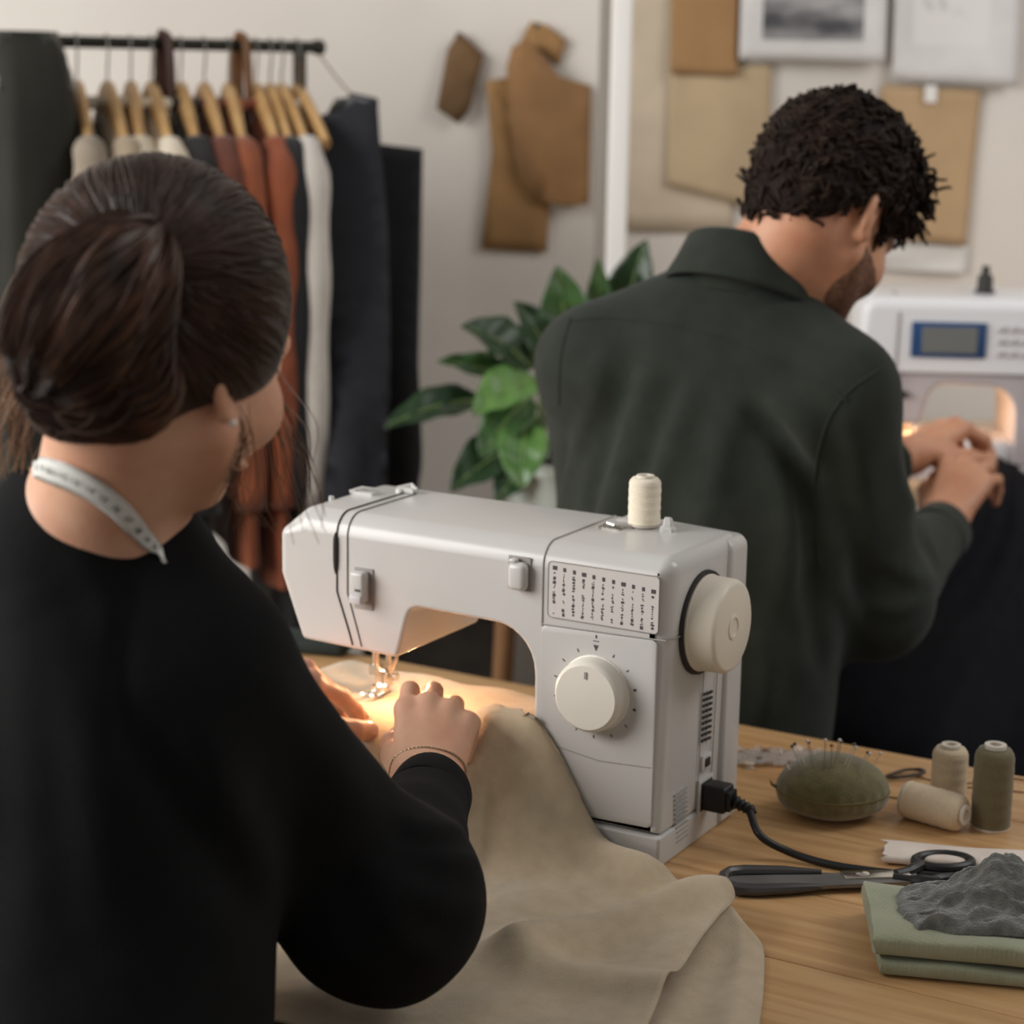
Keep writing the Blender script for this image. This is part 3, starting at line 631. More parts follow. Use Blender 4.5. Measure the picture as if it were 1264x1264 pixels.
tag(rbox('cloth_bundle', d0+[0, 0, 0.011], (0.10, 0.05, 0.021), mat('dark_teal_cloth', (40, 48, 46), 0.9, col2=(30, 36, 36), nscale=30, bump=0.4), None, 0.009, 4, rotz(0.3)), 'small dark folded cloth near the back edge of the oak table', 'cloth')

# ------------------------------------------------------------------ beige fabric being sewn
M_bge = mat('beige_wool', (198, 180, 152), 0.95, col2=(188, 169, 141), nscale=60, bump=0.4, bscale=900, weave=0.2, wscale=6000, sheen=0.3)
def ss(a, b, x): t = np.clip((x-a)/(b-a), 0, 1); return t*t*(3-2*t)
rows = [((-.62, .27), (-.20, .27)), ((-.62, .20), (-.136, .19)), ((-.62, .11), (-.1345, .11)), ((-.62, .03), (-.1345, .02)), ((-.62, .005), (-.133, -.004)), ((-.62, -.02), (-.045, -.006))]
for (l, px) in zip(np.linspace(-.05, -.53, 8), [(808, 1084), (858, 1110), (905, 1141), (884, 1170), (855, 1206), (822, 1252), (795, 1300), (770, 1350)]):
    g_ = G(*px); rows.append(((-.62, l), (g_[0], g_[1])))
Lc = smoothpath([r[0] for r in rows], 150); Rc = smoothpath([r[1] for r in rows], 150)
def gpt(px, py): return G(px, py)[:2]
def ridge(x, y, a, b, w, h):
    a = np.array(a); ab = np.array(b)-a; t = ((x-a[0])*ab[0]+(y-a[1])*ab[1])/(ab@ab); tc = np.clip(t, 0, 1)
    d = np.hypot(x-a[0]-tc*ab[0], y-a[1]-tc*ab[1]); return h*np.exp(-(d/w)**2)
def fabz(x, y):
    bed = ss(-0.110, -0.150, x)*ss(-0.150, -0.012, y)*ss(0.235, 0.150, y)*ss(-0.56, -0.43, x)
    pil = ss(-0.045, -0.135, x)*ss(-0.115, -0.004, y)*(y < 0.01)
    z = 0.0055+np.maximum(0.0785*bed, 0.098*pil*ss(-.30, -.14, x)*ss(.01, 0, y))
    z = z+ridge(x, y, gpt(600, 1010), gpt(790, 1092), 0.024, 0.022)+ridge(x, y, gpt(640, 1192), gpt(905, 1128), 0.026, 0.024)+ridge(x, y, gpt(660, 1210), gpt(850, 1258), 0.022, 0.012)
    z = z+ridge(x, y, (-.30, -.02), (-.20, -.16), 0.02, 0.008)+ridge(x, y, (-.18, .02), (-.15, -.10), 0.018, 0.012)
    z = z+0.004*np.sin(x*34+y*18)*ss(0.0, -.1, y)+0.0015*np.sin(x*70-y*40)
    nx_, ny_ = np.abs(x+0.343), np.abs(y-0.066)
    flat = np.exp(-((nx_/0.05)**2+(ny_/0.06)**2)); z = z*(1-flat)+0.0822*flat       # pressed flat under the foot
    return np.maximum(z, 0.003)-np.maximum(0, -.474-y)*2.2
P = []
for i in range(150):
    r_ = []; t = np.linspace(0, 1, 170)
    x = Lc[i, 0]+(Rc[i, 0]-Lc[i, 0])*t; y = Lc[i, 1]+(Rc[i, 1]-Lc[i, 1])*t; z = fabz(x, y)
    if 84 < i: z = z+0.016*ss(0.86, 1.0, t)*ss(84, 100, i)
    P.append(np.stack([x, y, T+z], 1))
fb = MB().grid(P)
# turned-back layer beneath the hem, rolling up at the corner
P2 = []; bl = smoothpath([gpt(840, 1146), gpt(815, 1190), gpt(765, 1260), gpt(720, 1340)], 60); br = smoothpath([gpt(918, 1146), gpt(941, 1170), gpt(943, 1215), gpt(938, 1264), gpt(925, 1350)], 60)
for i in range(60):
    t = np.linspace(0, 1, 50); x = bl[i, 0]+(br[i, 0]-bl[i, 0])*t; y = bl[i, 1]+(br[i, 1]-bl[i, 1])*t
    lift = (1-ss(0, 26, i)); z = 0.0025+lift*0.020*np.sin(np.pi*np.clip(t, 0, 1))**0.8+0.008*np.exp(-((t-0.35)/0.16)**2)*(i/60)+0.004*np.exp(-((t-0.8)/0.12)**2)
    P2.append(np.stack([x, y, T+z], 1))
fb.grid(P2)
tag(link('fabric', solid(fb.mesh('fabric'), 0.0012), M_bge), 'beige woollen fabric draped over the sewing machine bed and table', 'fabric')
# running stitches by the foot
stc = MB()
for k in range(7):
    q = np.array([-0.352-0.002*k, 0.015-0.0075*k]); stc.box((q[0], q[1], T+float(fabz(q[0], q[1]))+0.0012), (0.0008, 0.004, 0.0006))
tag(stc.build('stitch_line', mat('dark_brown_thread', (92, 70, 52), 0.8)), 'short row of dark stitches sewn in the beige fabric', 'stitches')

# ------------------------------------------------------------------ people: shared anatomy
M_skinw = mat('skin_fair', (214, 168, 140), 0.5, col2=(204, 150, 122), nscale=24, bump=0.06, bscale=300, sss=0.25)
M_skinm = mat('skin_tan', (205, 152, 120), 0.5, col2=(192, 134, 104), nscale=24, bump=0.06, bscale=300, sss=0.25)
M_nail = mat('fingernail', (226, 180, 160), 0.25, coat=0.4)
def head_axes(phi, beta, roll=0.0):
    p, b, r = map(math.radians, (phi, beta, roll))
    R = np.array([math.cos(p), 0, -math.sin(p)]); F = np.array([math.sin(p)*math.cos(b), -math.sin(b), math.cos(p)*math.cos(b)]); U = np.array([math.sin(p)*math.sin(b), math.cos(b), math.cos(p)*math.sin(b)])
    def rr(v): return camvec(v[0]*math.cos(r)+v[1]*math.sin(r), -v[0]*math.sin(r)+v[1]*math.cos(r), v[2])
    return np.stack([rr(R), rr(F), rr(U)])
SKC = np.array([0, -.012, .035]); SKR = np.array([.074, .094, .088])
def head_fn(P, O, A, s, chin=(.012, .072, -.100), fc=(0, .030, -.030), fr=(.058, .060, .080)):
    q = ((P-O)@A.T)/s; qa = q.copy(); qa[:, 0] = np.abs(qa[:, 0])
    d = ell(q, SKC, SKR)
    d = smin(d, ell(q, fc, fr), .03)
    d = smin(d, rc(qa, (.050, .000, -.048), chin, .018, .018), .02)
    d = smin(d, ell(qa, (.036, .056, -.028), (.024, .030, .028)), .02)
    d = smin(d, rc(q, (-.034, .078, .024), (.034, .078, .024), .013, .013), .016)
    d = smax(d, -ell(qa, (.032, .100, .006), (.017, .016, .011)), .010)
    d = smin(d, ell(qa, (.032, .0745, .006), (.0125, .0125, .0125)), .003)
    d = smin(d, rc(q, (0, .086, .014), (0, .108, -.028), .0075, .0120), .010)
    d = smin(d, ell(qa, (.010, .097, -.031), (.008, .010, .007)), .006)
    d = smin(d, ell(q, (0, .088, -.058), (.021, .011, .005)), .006); d = smin(d, ell(q, (0, .088, -.068), (.018, .011, .0055)), .005)
    # ear: upright shell with a raised rim
    e = ell(qa, (.0765, -.026, -.004), (.0075, .0185, .031), [[.93, .36, 0], [-.36, .93, 0], [0, 0, 1]])
    e = smax(e, -ell(qa, (.0835, -.020, .000), (.006, .010, .018)), .004)
    e = smin(e, ell(qa, (.0745, -.018, -.034), (.006, .008, .009)), .006)
    return smin(d, e, .006)*s
FING = [((.086, .029, .000), (.043, .026, .021), .0092), ((.091, .009, .003), (.047, .030, .022), .0094), ((.086, -.011, .001), (.043, .028, .021), .0089), ((.077, -.029, -.004), (.033, .021, .018), .0078)]
def hand(Wr, X, Zh, left, curls, yaw=(6, 2, -3, -8), thumb=((.022, .030, -.012), (.058, .050, -.022), (.090, .052, -.034), (.112, .046, -.040)), s=1.0, arm=None, armr=.027):
    """returns (distance function, bounds, nail list) of one hand with its wrist"""
    X = nrm(X); Zv = np.array(Zh, float); Zv = nrm(Zv-X*(Zv@X)); Y = np.cross(X, Zv) if left else np.cross(Zv, X)
    A = np.stack([X, Y, Zv])
    def L(p): return np.array(Wr)+s*(np.array(p)@A)
    pal = []; fin = []; nails = []
    for i, (b, ln, r) in enumerate(FING):
        pal.append((L((.0, b[1]*.55, 0)), L(b), .0165*s if i < 3 else .0145*s, .0112*s))
        p = np.array(b); an = 0.0; ya = math.radians(yaw[i]); segs = []
        for j in range(3):
            an += math.radians(curls[i][j]); dv = np.array([math.cos(an)*math.cos(ya), math.cos(an)*math.sin(ya), -math.sin(an)]); p2 = p+dv*ln[j]
            r0 = r*(1.06-.10*j); segs.append((L(p), L(p2), r0*s*1.02, r*(.98-.12*j)*s)); p = p2
        fin.append(segs); nv = np.array([math.sin(an)*math.cos(ya), math.sin(an)*math.sin(ya), math.cos(an)])
        nails.append((L(p-dv*.0015+nv*r*.66), dv@A, nv@A, r*s))
    th = [(L(thumb[0]), L(thumb[1]), .0165*s, .0130*s), (L(thumb[1]), L(thumb[2]), .0122*s, .0108*s), (L(thumb[2]), L(thumb[3]), .0112*s, .0088*s)]
    dv = nrm(np.array(thumb[3])-np.array(thumb[2])); nv = nrm(np.array([0.1, .75, .65])-dv*(dv@np.array([0.1, .75, .65])))
    nails.append((L(np.array(thumb[3])-dv*.002+nv*.0066), dv@A, nv@A, .0105*s))
    a0 = arm if arm is not None else L((-.12, 0, 0))
    def fn(P):
        d = None
        for q in pal: e = rc(P, *q); d = e if d is None else smin(d, e, .010)
        d = smin(d, rc(P, L((0, .006, -.006)), L((.06, .002, -.008)), .016*s, .014*s), .012)
        d = smin(d, rc(P, a0, L((-.005, 0, 0)), armr*1.12, armr*.86), .022)
        f = None
        for segs in fin:
            g = None
            for q in segs: e = rc(P, *q); g = e if g is None else smin(g, e, .0025)
            f = g if f is None else np.minimum(f, g)
        d = smin(d, f, .0075)
        g = smin(smin(rc(P, *th[0]), rc(P, *th[1]), .006), rc(P, *th[2]), .003)
        return smin(d, g, .009)
    pts = np.array([q for segs in fin+[th] for sgm in segs for q in sgm[:2]]+[L((-.02, .03, 0)), L((-.02, -.03, 0)), a0])
    return fn, pts.min(0)-.032, pts.max(0)+.032, nails
def nail_mesh(nails):
    m = MB()
    for c, dv, nv, r in nails:
        dv = nrm(dv); nv = nrm(nv-dv*(nv@dv)); sd = np.cross(dv, nv); P = []
        for i in range(7):
            row = []
            for j in range(7):
                u = (i/6-.5)*2; v = (j/6-.5)*2; w = math.sqrt(max(0.05, 1-.55*abs(u)**3)); row.append(c+dv*(u*r*.62-r*.25)+sd*(v*r*.62*w)+nv*(r*.30-r*.26*v*v*w-.04*r*u*u))
            P.append(row)
        m.grid(P)
    return m.mesh('nails')
def body_object(name, meshes, nails, mats, parent, vox):
    """unite head, arms and hands into one continuous surface"""
    base = link('piece', join_me('piece', meshes), None, None)
    md = base.modifiers.new('u', 'REMESH'); md.mode = 'VOXEL'; md.voxel_size = vox; md.use_smooth_shade = True
    dg = bpy.context.evaluated_depsgraph_get(); me = bpy.data.meshes.new_from_object(base.evaluated_get(dg)); me.materials.clear(); bpy.data.objects.remove(base)
    b = link(name, me, mats[0], parent)
    for n in nails: link('fingernail', nail_mesh([n]), mats[1], b)
    return b
def strands(paths, r0, r1=None, n=4):
    m = MB()
    for p in paths:
        k = len(p); rr = [(r0 if r1 is None else r0+(r1-r0)*abs(i/(k-1)*2-1)**2) for i in range(k)]
        m.tube(p, rr, n, cap=False)
    return m
def flow_attr(me, data):
    a = me.attributes.new('flow', 'FLOAT_VECTOR', 'POINT'); a.data.foreach_set('vector', np.asarray(data, np.float32).ravel())

# ------------------------------------------------------------------ woman at the front sewing machine
M_knit = mat('black_knit', (17, 17, 18), 0.9, col2=(13, 13, 14), nscale=30, bump=0.25, bscale=500, spec=0.2)
M_hairw = mat('dark_brown_hair', (36, 25, 21), 0.40, col2=(64, 44, 35), nscale=1.0, ndet=6, stretch=(26, 2.0, 1), bump=0.9, bscale=1.6, attr='flow', lo=0.42, hi=0.75, spec=0.3)
M_strw = mat('brown_hair_strand', (44, 30, 24), 0.45, col2=(66, 45, 35), nscale=30, spec=0.3)
wHA = head_axes(30, 0, 8); wHO = W(203, 441, 1.30); wHS = 0.905; w_chin = dict(chin=(.010, .048, -.086), fc=(0, .022, -.022), fr=(.055, .058, .068))
z3 = np.array([0, 0, 1.])
wbF = HR*math.sin(math.radians(40))+HF*math.cos(math.radians(40)); wbR = HR*math.cos(math.radians(40))-HF*math.sin(math.radians(40)); wBA = np.stack([wbR, wbF, z3])
NB = W(112, 664, 1.375); SR = W(244, 826, 1.36); off = SR-NB; SL = NB-wbR*(off@wbR)+wbF*(off@wbF)+z3*off[2]
EL = W(472, 1108, 1.49); WRc = W(531, 980, 1.715); ELl = W(140, 880, 1.66); WRl = W(300, 850, 1.815)
CH = NB-z3*.20-wbF*.02; HPw = NB-z3*.50-wbF*.07
def w_torso(P):
    d = ell(P, CH, (.150, .105, .205), wBA)
    d = smin(d, ell(P, HPw+z3*.06+wbR*.012, (.190, .125, .21), wBA), .10)
    d = smin(d, rc(P, NB+z3*.004, SR+z3*.004, .046, .056), .05); d = smin(d, rc(P, NB+z3*.004, SL+z3*.004, .046, .056), .05)
    return smin(d, rc(P, NB-wbF*.036-z3*.022, NB-wbF*.055-z3*.14, .040, .06), .045)
def w_neck(P): return rc(P, wHO+wHA.T@np.array([0, -.030, -.035]), NB-z3*.02, .046, .049)
def w_skin(P):
    d = smin(head_fn(P, wHO, wHA, wHS, **w_chin), w_neck(P), .022)
    return smin(d, w_torso(P)+.004, .030)
def w_sleeves(P):
    d = smin(rc(P, SR, EL, .056, .058), rc(P, EL, WRc, .064, .031), .03)
    d = smin(d, ell(P, EL+(EL-WRc)*.04, (.071, .071, .071)), .03)
    ax = nrm(WRc-EL); d = smax(d, (P-WRc)@ax-.002, .004)
    e = smin(rc(P, SL, ELl, .064, .056), rc(P, ELl, WRl, .056, .034), .03); ax = nrm(WRl-ELl); e = smax(e, (P-WRl)@ax-.002, .004)
    return np.minimum(d, e)
def w_plain(P): return smin(w_torso(P)-.007, w_sleeves(P), .028)
_fwp = folds_on(w_plain, [([(172, 700), (154, 770), (150, 850), (164, 930)], .007, -.0045), ([(60, 760), (105, 900), (122, 1120)], .020, .007), ([(20, 720), (40, 900), (50, 1150)], .020, .006), ([(180, 900), (260, 1040), (360, 1190)], .018, -.010), ([(215, 880), (300, 1020), (395, 1180)], .022, .006),
    ([(320, 830), (400, 930), (460, 1010)], .016, .004), ([(495, 1012), (540, 1024), (580, 1018)], .009, .005), ([(500, 1040), (550, 1058), (594, 1062)], .010, .006), ([(485, 1030), (530, 1046), (590, 1042)], .007, -.005), ([(470, 1080), (520, 1110), (590, 1120)], .012, .005), ([(440, 1060), (480, 1140), (540, 1190)], .014, .005), ([(400, 1120), (430, 1180), (480, 1215)], .014, .005), ([(90, 680), (130, 740), (140, 800)], .012, .003)], .9, 2.2)
def w_sweater(P):
    d = w_plain(P)-fold_val(P, _fwp)
    d = d-.0015*np.sin(P[:, 0]*60+P[:, 2]*35)*np.sin(P[:, 1]*48-P[:, 2]*22)
    ht = nrm(wHO-NB); c0 = NB+z3*.016-wbF*.004
    q = (P-c0)@wBA.T; hole = np.sqrt((q[:, 0]/.060)**2+((q[:, 1]-.012)/.051)**2)-1
    cut = smax(hole*.066, -(q[:, 2]+.060-.10*q[:, 1]), .006)
    return smax(d, -cut, .005)
woman = thing('person', (HPw[0], HPw[1], 0), 'person in a black long-sleeved top with dark hair in a bun, sewing beige fabric', 'person')
hRf, a0, a1, nl1 = hand(W(527, 966, 1.742), camvec(.08, .655, .70), camvec(0, .70, -.70), False, [(24, 88, 45), (33, 86, 45), (40, 84, 45), (48, 80, 45)], yaw=(3, 0, -3, -7), s=.95, arm=W(529, 1010, 1.66), armr=.0265,
    thumb=((.022, .022, -.014), (.050, .036, -.026), (.074, .042, -.036), (.092, .038, -.044)))
hLf, b0, b1, nl2 = hand(W(262, 846, 1.826), camvec(.79, .10, .60), camvec(-.12, .88, -.45), True, [(30, 14, 8), (40, 30, 20), (46, 36, 20), (50, 38, 20)], yaw=(-6, -4, -4, -6), arm=W(178, 858, 1.75), armr=.0275,
    thumb=((.030, .034, -.010), (.078, .066, -.026), (.112, .066, -.038), (.136, .058, -.045)))
aR, aL = W(529, 1010, 1.66), W(178, 858, 1.75)
def w_arms(P):
    d = rc(P, NB-z3*.05, SR-z3*.01, .045, .043); d = smin(d, smin(rc(P, SR-z3*.005, EL, .043, .038), rc(P, EL, aR, .038, .026), .01), .02)
    e = rc(P, NB-z3*.05, SL-z3*.01, .045, .043); e = smin(e, smin(rc(P, SL-z3*.005, ELl, .043, .036), rc(P, ELl, aL, .036, .026), .01), .02)
    return smin(d, e, .02)
_ap = np.array([SR, SL, EL, aR, ELl, aL, NB])
_lo = np.minimum(wHO, NB)-[.17, .17, .06]; _hi = np.maximum(wHO, NB)+[.17, .17, .15]
wm = [sdf_mesh('b', boxed(w_skin, _lo, _hi, .012), _lo, _hi, .0026), sdf_mesh('a', w_arms, _ap.min(0)-.09, _ap.max(0)+.09, .0062), sdf_mesh('h', hRf, a0, a1, .0014), sdf_mesh('h', hLf, b0, b1, .0014)]
body_object('body', wm, nl1+nl2, [M_skinw, M_nail], woman, .0017)
_pts = np.array([SR, SL, EL, WRc, ELl, WRl, HPw])
link('sweater', sdf_mesh('sweater', w_sweater, np.r_[_pts.min(0)[:2]-.20, HPw[2]-.13], _pts.max(0)+[.2, .2, .14], .0052), M_knit, woman)
_ax = nrm(WRc-EL)
MB().lathe([(.026, .006), (.033, .007), (.0355, .003), (.036, -.010), (.037, -.030), (.036, -.034), (.026, -.034)], WRc, _ax, 40, wob=lambda a, z: .02*math.sin(a*3)).build('cuff', M_knit, woman)
# trousers, shoes
M_den = mat('dark_trousers', (26, 27, 31), 0.8, col2=(20, 21, 25), nscale=40, bump=0.2, bscale=600)
def legs_fn(hip, bF, bR, w=.09, kn=.47):
    K = [(hip+bR*s*w+z3*-.02, hip+bR*s*(w+.03)+bF*.42+z3*(kn-hip[2]+.02), np.r_[(hip+bR*s*(w+.04)+bF*.40)[:2], .09]) for s in (-1, 1)]
    def fn(P):
        d = ell(P, hip+z3*.0, (.165, .13, .12), np.stack([bR, bF, z3]))
        for a, b, c in K: d = smin(d, smin(rc(P, a, b, .085, .065), rc(P, b, c, .062, .045), .02), .03)
        return d
    return fn, K
def lower(person, hip, bF, bR, seat_label):
    fn, K = legs_fn(hip, bF, bR); pts = np.array([q for k in K for q in k]+[hip])
    link('trousers', sdf_mesh('trousers', fn, pts.min(0)-.15, pts.max(0)+.15, .010), M_den, person)
    for a, b, c in K:
        def sf(P, c=c): return smax(smin(ell(P, np.r_[(c+bF*.06)[:2], .035], (.046, .13, .05), np.stack([bR, bF, z3])), rc(P, c, np.r_[c[:2], .05], .045, .05), .03), -P[:, 2]+.001, .004)
        link('shoe', sdf_mesh('shoe', sf, np.r_[c[:2]-.2, -.004], np.r_[c[:2]+.2, .16], .007), mat('black_leather', (24, 22, 22), 0.4), person)
    sh = hip[2]-.115
    st = thing('stool', (hip[0], hip[1], 0), seat_label, 'stool')
    MB().lathe([(0, sh-.03), (.16, sh-.03), (.168, sh-.022), (.168, sh-.008), (.16, sh), (0, sh)], (hip[0], hip[1], 0), n=40).build('seat', M_oak2, st)
    for k in range(4):
        a = k*math.pi/2+.5; MB().tube([(hip[0]+.10*math.cos(a), hip[1]+.10*math.sin(a), sh-.03), (hip[0]+.19*math.cos(a), hip[1]+.19*math.sin(a), 0)], [.016, .013], 10).build('leg', M_oak2, st)
lower(woman, HPw-z3*.12, wbF, wbR, 'round wooden stool under the person in the black top')
# hair: combed cap, bun, strands
def w_hcut(q):
    fa = q[:, 1]-(.056+.30*q[:, 2]); fb = -(q[:, 2]-(-.028+.72*np.minimum(q[:, 1]+.02, .0)+.45*np.maximum(q[:, 1]+.005, 0)))
    return np.maximum(fa, fb)
def w_hair(P):
    q = ((P-wHO)@wHA.T)/wHS
    d = ell(q, SKC+[0, -.004, .003], SKR+[.013, .012, .013])
    d = smin(d, ell(q*[1, 1, 1], (.0, -.060, -.035), (.058, .045, .045)), .03)
    qa = np.abs(q[:, 0]); d = smin(d, ell(np.c_[qa, q[:, 1], q[:, 2]], (.066, -.018, .010), (.026, .044, .040)), .025)
    return smax(d, w_hcut(q), .012)
hmesh = sdf_mesh('hair', w_hair, wHO-.16, wHO+.17, .0028)
GP = trace(w_hair, 172, 335, .9, 2.0)                      # the point where the hair is gathered
SKW = wHO+wHA.T@SKC
def flow_of(V, pole, cen):
    e = nrm(pole-cen); h = nrm(np.cross(e, [0.3, .2, 1.])); k = np.cross(e, h); v = V-cen; v = v/np.linalg.norm(v, axis=1)[:, None]
    return np.stack([np.arctan2(v@k, v@h)*1.0, np.arccos(np.clip(v@e, -1, 1)), np.linalg.norm(V-cen, axis=1)*3], 1)
V = np.empty(len(hmesh.vertices)*3); hmesh.vertices.foreach_get('co', V); V = V.reshape(-1, 3)
flow_attr(hmesh, flow_of(V, GP, SKW)); hair = link('hair', hmesh, M_hairw, woman)
def slerp_paths(fn, cen, starts, end, n, lift=0.0, wig=0.0, stop=1.0):
    """paths across a surface from many start directions to a gathering direction"""
    e = nrm(end-cen); out = []
    D = []
    for s in starts:
        s = nrm(s); om = math.acos(np.clip(s@e, -1, 1)); so = math.sin(om)+1e-9; ph = RNG.uniform(0, 6.3); axn = nrm(np.cross(s, e)+1e-9)
        for i in range(n):
            t = i/(n-1)*stop; d = s*math.sin((1-t)*om)/so+e*math.sin(t*om)/so; d = d+axn*wig*math.sin(t*5+ph)*math.sin(math.pi*min(1, t)); D.append(nrm(d))
    D = np.array(D); lo_ = np.full(len(D), .02); hi_ = np.full(len(D), .22)
    for _ in range(22):
        m_ = (lo_+hi_)/2; ins = fn(cen+D*m_[:, None]) < 0; lo_ = np.where(ins, m_, lo_); hi_ = np.where(ins, hi_, m_)
    lf = np.repeat(RNG.uniform(-.0006, lift, len(starts)), n)
    P = cen+D*(lo_+lf)[:, None]; return P.reshape(len(starts), n, 3)
st = []
while len(st) < 620:
    v = RNG.normal(size=3); v /= np.linalg.norm(v); q = v*np.array([.087, .106, .101])+SKC; 
    if w_hcut(q[None])[0] < -.001 and w_hcut(q[None])[0] > -.10: st.append(wHA.T@v)
ps = slerp_paths(lambda P: np.minimum(w_hair(P), 9), SKW, st, GP, 16, .0012, .05, .97)
tag(strands(ps, .0011, .0003).build('hair_strands', M_strw, hair), kind='stuff')
BC = W(116, 386, 1.205); BA_ = W(178, 322, 1.22); BB = W(62, 470, 1.205); bax = nrm(BA_-BB)
_h = nrm(np.cross(bax, FW)); _k = np.cross(bax, _h); BM = np.stack([_h, _k, bax])
def bun_fn(P):
    d = ell(P, BC, (.044, .042, .062), BM)
    d = smin(d, ell(P, W(82, 478, 1.215), (.030, .028, .026)), .012); d = smin(d, ell(P, W(150, 470, 1.225), (.040, .034, .034)), .02); d = smin(d, ell(P, W(165, 340, 1.235), (.026, .03, .03)), .02)
    u = ((P-BC)@_h); v = (P-BC)@_k; an = np.arctan2(v, u); d = d-.0022*np.sin(an*9+14*((P-BC)@bax)/.07*.4)
    return d
bm_ = sdf_mesh('bun', bun_fn, BC-.13, BC+.13, .0026); V = np.empty(len(bm_.vertices)*3); bm_.vertices.foreach_get('co', V); V = V.reshape(-1, 3)
flow_attr(bm_, flow_of(V, BC+bax, BC)); bun = link('hair_bun', bm_, M_hairw, woman)
st = []
for k in range(230):
    a = 2*math.pi*k/230; st.append(nrm(_h*math.cos(a)+_k*math.sin(a)-bax*RNG.uniform(.75, 2.2)))
ps = slerp_paths(bun_fn, BC, st, BC+bax, 18, .0034, .10, .98); tag(strands(ps, .0016, .0006).build('bun_strands', mat('bun_strand_brown', (48, 33, 26), 0.4, col2=(86, 59, 45), nscale=34, spec=0.35), bun), kind='stuff')
kp = []
for k in range(60):                                         # twisted ends tucked under the bun
    c = W(90+RNG.normal()*14, 470+RNG.normal()*12, 1.19); r = RNG.uniform(.012, .030); a0_ = RNG.uniform(0, 6); tl = RNG.uniform(.3, 1.0)
    kp.append([c+RT*(r*math.cos(a0_+t))+UP*(r*tl*math.sin(a0_+t))-FW*(.006*math.sin(t*1.3)) for t in np.linspace(0, 3.2, 14)])
tag(strands(kp, .0011, .0004).build('bun_curls', M_strw, bun), kind='stuff')
lp_ = []
for k in range(26):                                         # wisps beside the face
    x0 = 318+RNG.normal()*10; y0 = 455+RNG.normal()*14; L = RNG.uniform(.5, 1.0); dx = RNG.normal()*16+58
    lp_.append(smoothpath([W(x0, y0, 1.33), W(x0+dx*.35, y0+70*L, 1.335), W(x0+dx*.75+RNG.normal()*8, y0+140*L, 1.34), W(x0+dx+RNG.normal()*14, y0+205*L, 1.345)], 14))
for k in range(16):
    x0 = 292+RNG.normal()*9; y0 = 505+RNG.normal()*10; L = RNG.uniform(.6, 1.1)
    lp_.append(smoothpath([W(x0, y0, 1.28), W(x0+10+RNG.normal()*5, y0+40*L, 1.29), W(x0-4+RNG.normal()*12, y0+95*L, 1.30), W(x0+8+RNG.normal()*22, y0+150*L, 1.31)], 14))
for k in range(150):                                        # wavy loose lengths falling behind the bun
    x0 = 48+RNG.normal()*16; y0 = 400+RNG.normal()*40; L = RNG.uniform(.5, 1.0); w = RNG.uniform(6, 16); ph = RNG.uniform(0, 6)
    lp_.append(smoothpath([W(x0-38*t**.6*(1 if k % 3 else .5)+w*math.sin(t*7+ph)*t, y0+(190*L)*t, 1.30+.05*t) for t in np.linspace(0, 1, 7)], 16))
tag(strands(lp_, .00042, .0002, 3).build('loose_hair', mat('loose_hair_brown', (88, 62, 42), 0.4, col2=(120, 86, 58), nscale=30), hair), kind='stuff')
ep = wHO+wHS*(np.array([.0815, -.018, -.041])@wHA)
MB().lathe([(0, -.0028), (.0022, -.0018), (.0030, 0), (.0022, .0018), (0, .0028)], ep-FW*.001+RT*.001, (0, 0, 1), 14).build('earring', mat('pearl', (226, 216, 200), 0.2, coat=0.5), woman)
# bracelet
bw0 = W(531, 948, 1.765); bax2 = nrm(W(533, 968, 1.742)-W(531, 1010, 1.66)); c_ = W(532, 962, 1.752); br = []
h_ = nrm(np.cross(bax2, RT)); k_ = np.cross(bax2, h_)
for k in range(60):
    a = 2*math.pi*k/60; dv = h_*math.cos(a)+k_*math.sin(a); lo_, hi_ = .01, .05
    for _ in range(20):
        m_ = (lo_+hi_)/2; lo_, hi_ = (m_, hi_) if hRf((c_+dv*m_)[None])[0] < 0 else (lo_, m_)
    br.append(c_+dv*(lo_+.0006)+bax2*.003*math.sin(a))
bc_ = MB()
for k in range(0, 60): bc_.tube([br[k], (br[k]+br[(k+1) % 60])/2, br[(k+1) % 60]], [.0006, .0012, .0006], 5, cap=False)
tag(bc_.build('bracelet', mat('bracelet_metal', (176, 150, 122), 0.3, 0.9)), 'thin chain bracelet on the wrist of the person in the black top', 'bracelet')
# measuring tape round the neck
def w_sup(P): return np.minimum(w_skin(P), w_sweater(P))
tp = []; cl = [(44, 577), (55, 577), (68, 581), (85, 587), (115, 602), (143, 623), (166, 648), (184, 670), (197, 683)]
cl = smoothpath(cl, 60); wid = np.interp(np.linspace(0, 1, 60), [0, .3, .7, .9, 1], [13, 15, 13, 9, 4])
P = []
for i in range(60):
    t = cl[min(i+1, 59)]-cl[max(i-1, 0)]; n = np.array([-t[1], t[0]])/np.hypot(*t); row = []
    for s in np.linspace(-1, 1, 5):
        p = trace(w_sup, cl[i][0]+n[0]*s*wid[i], cl[i][1]+n[1]*s*wid[i], .8, 2.2, .0022)
        row.append(p if p is not None else (row[-1] if row else W(cl[i][0], cl[i][1], 1.33)))
    P.append(row)
P = np.array(P)
for _ in range(3): P[1:-1] = (P[:-2]+2*P[1:-1]+P[2:])/4
ext = [P[-1]+(np.array([0.0, 0, 0])+nrm(P[-1]-P[-4])*(.012*k)-z3*.004*k*k) for k in range(1, 8)]
tape = thing('measuring_tape', P[30, 2], 'white measuring tape with dark numbers draped round the neck', 'measuring tape')
link('tape', solid(MB().grid(np.concatenate([P, ext])).mesh('tape'), .0006), mat('tape_vinyl', (222, 222, 216), 0.45), tape)
ticks = MB(); NUM = 0
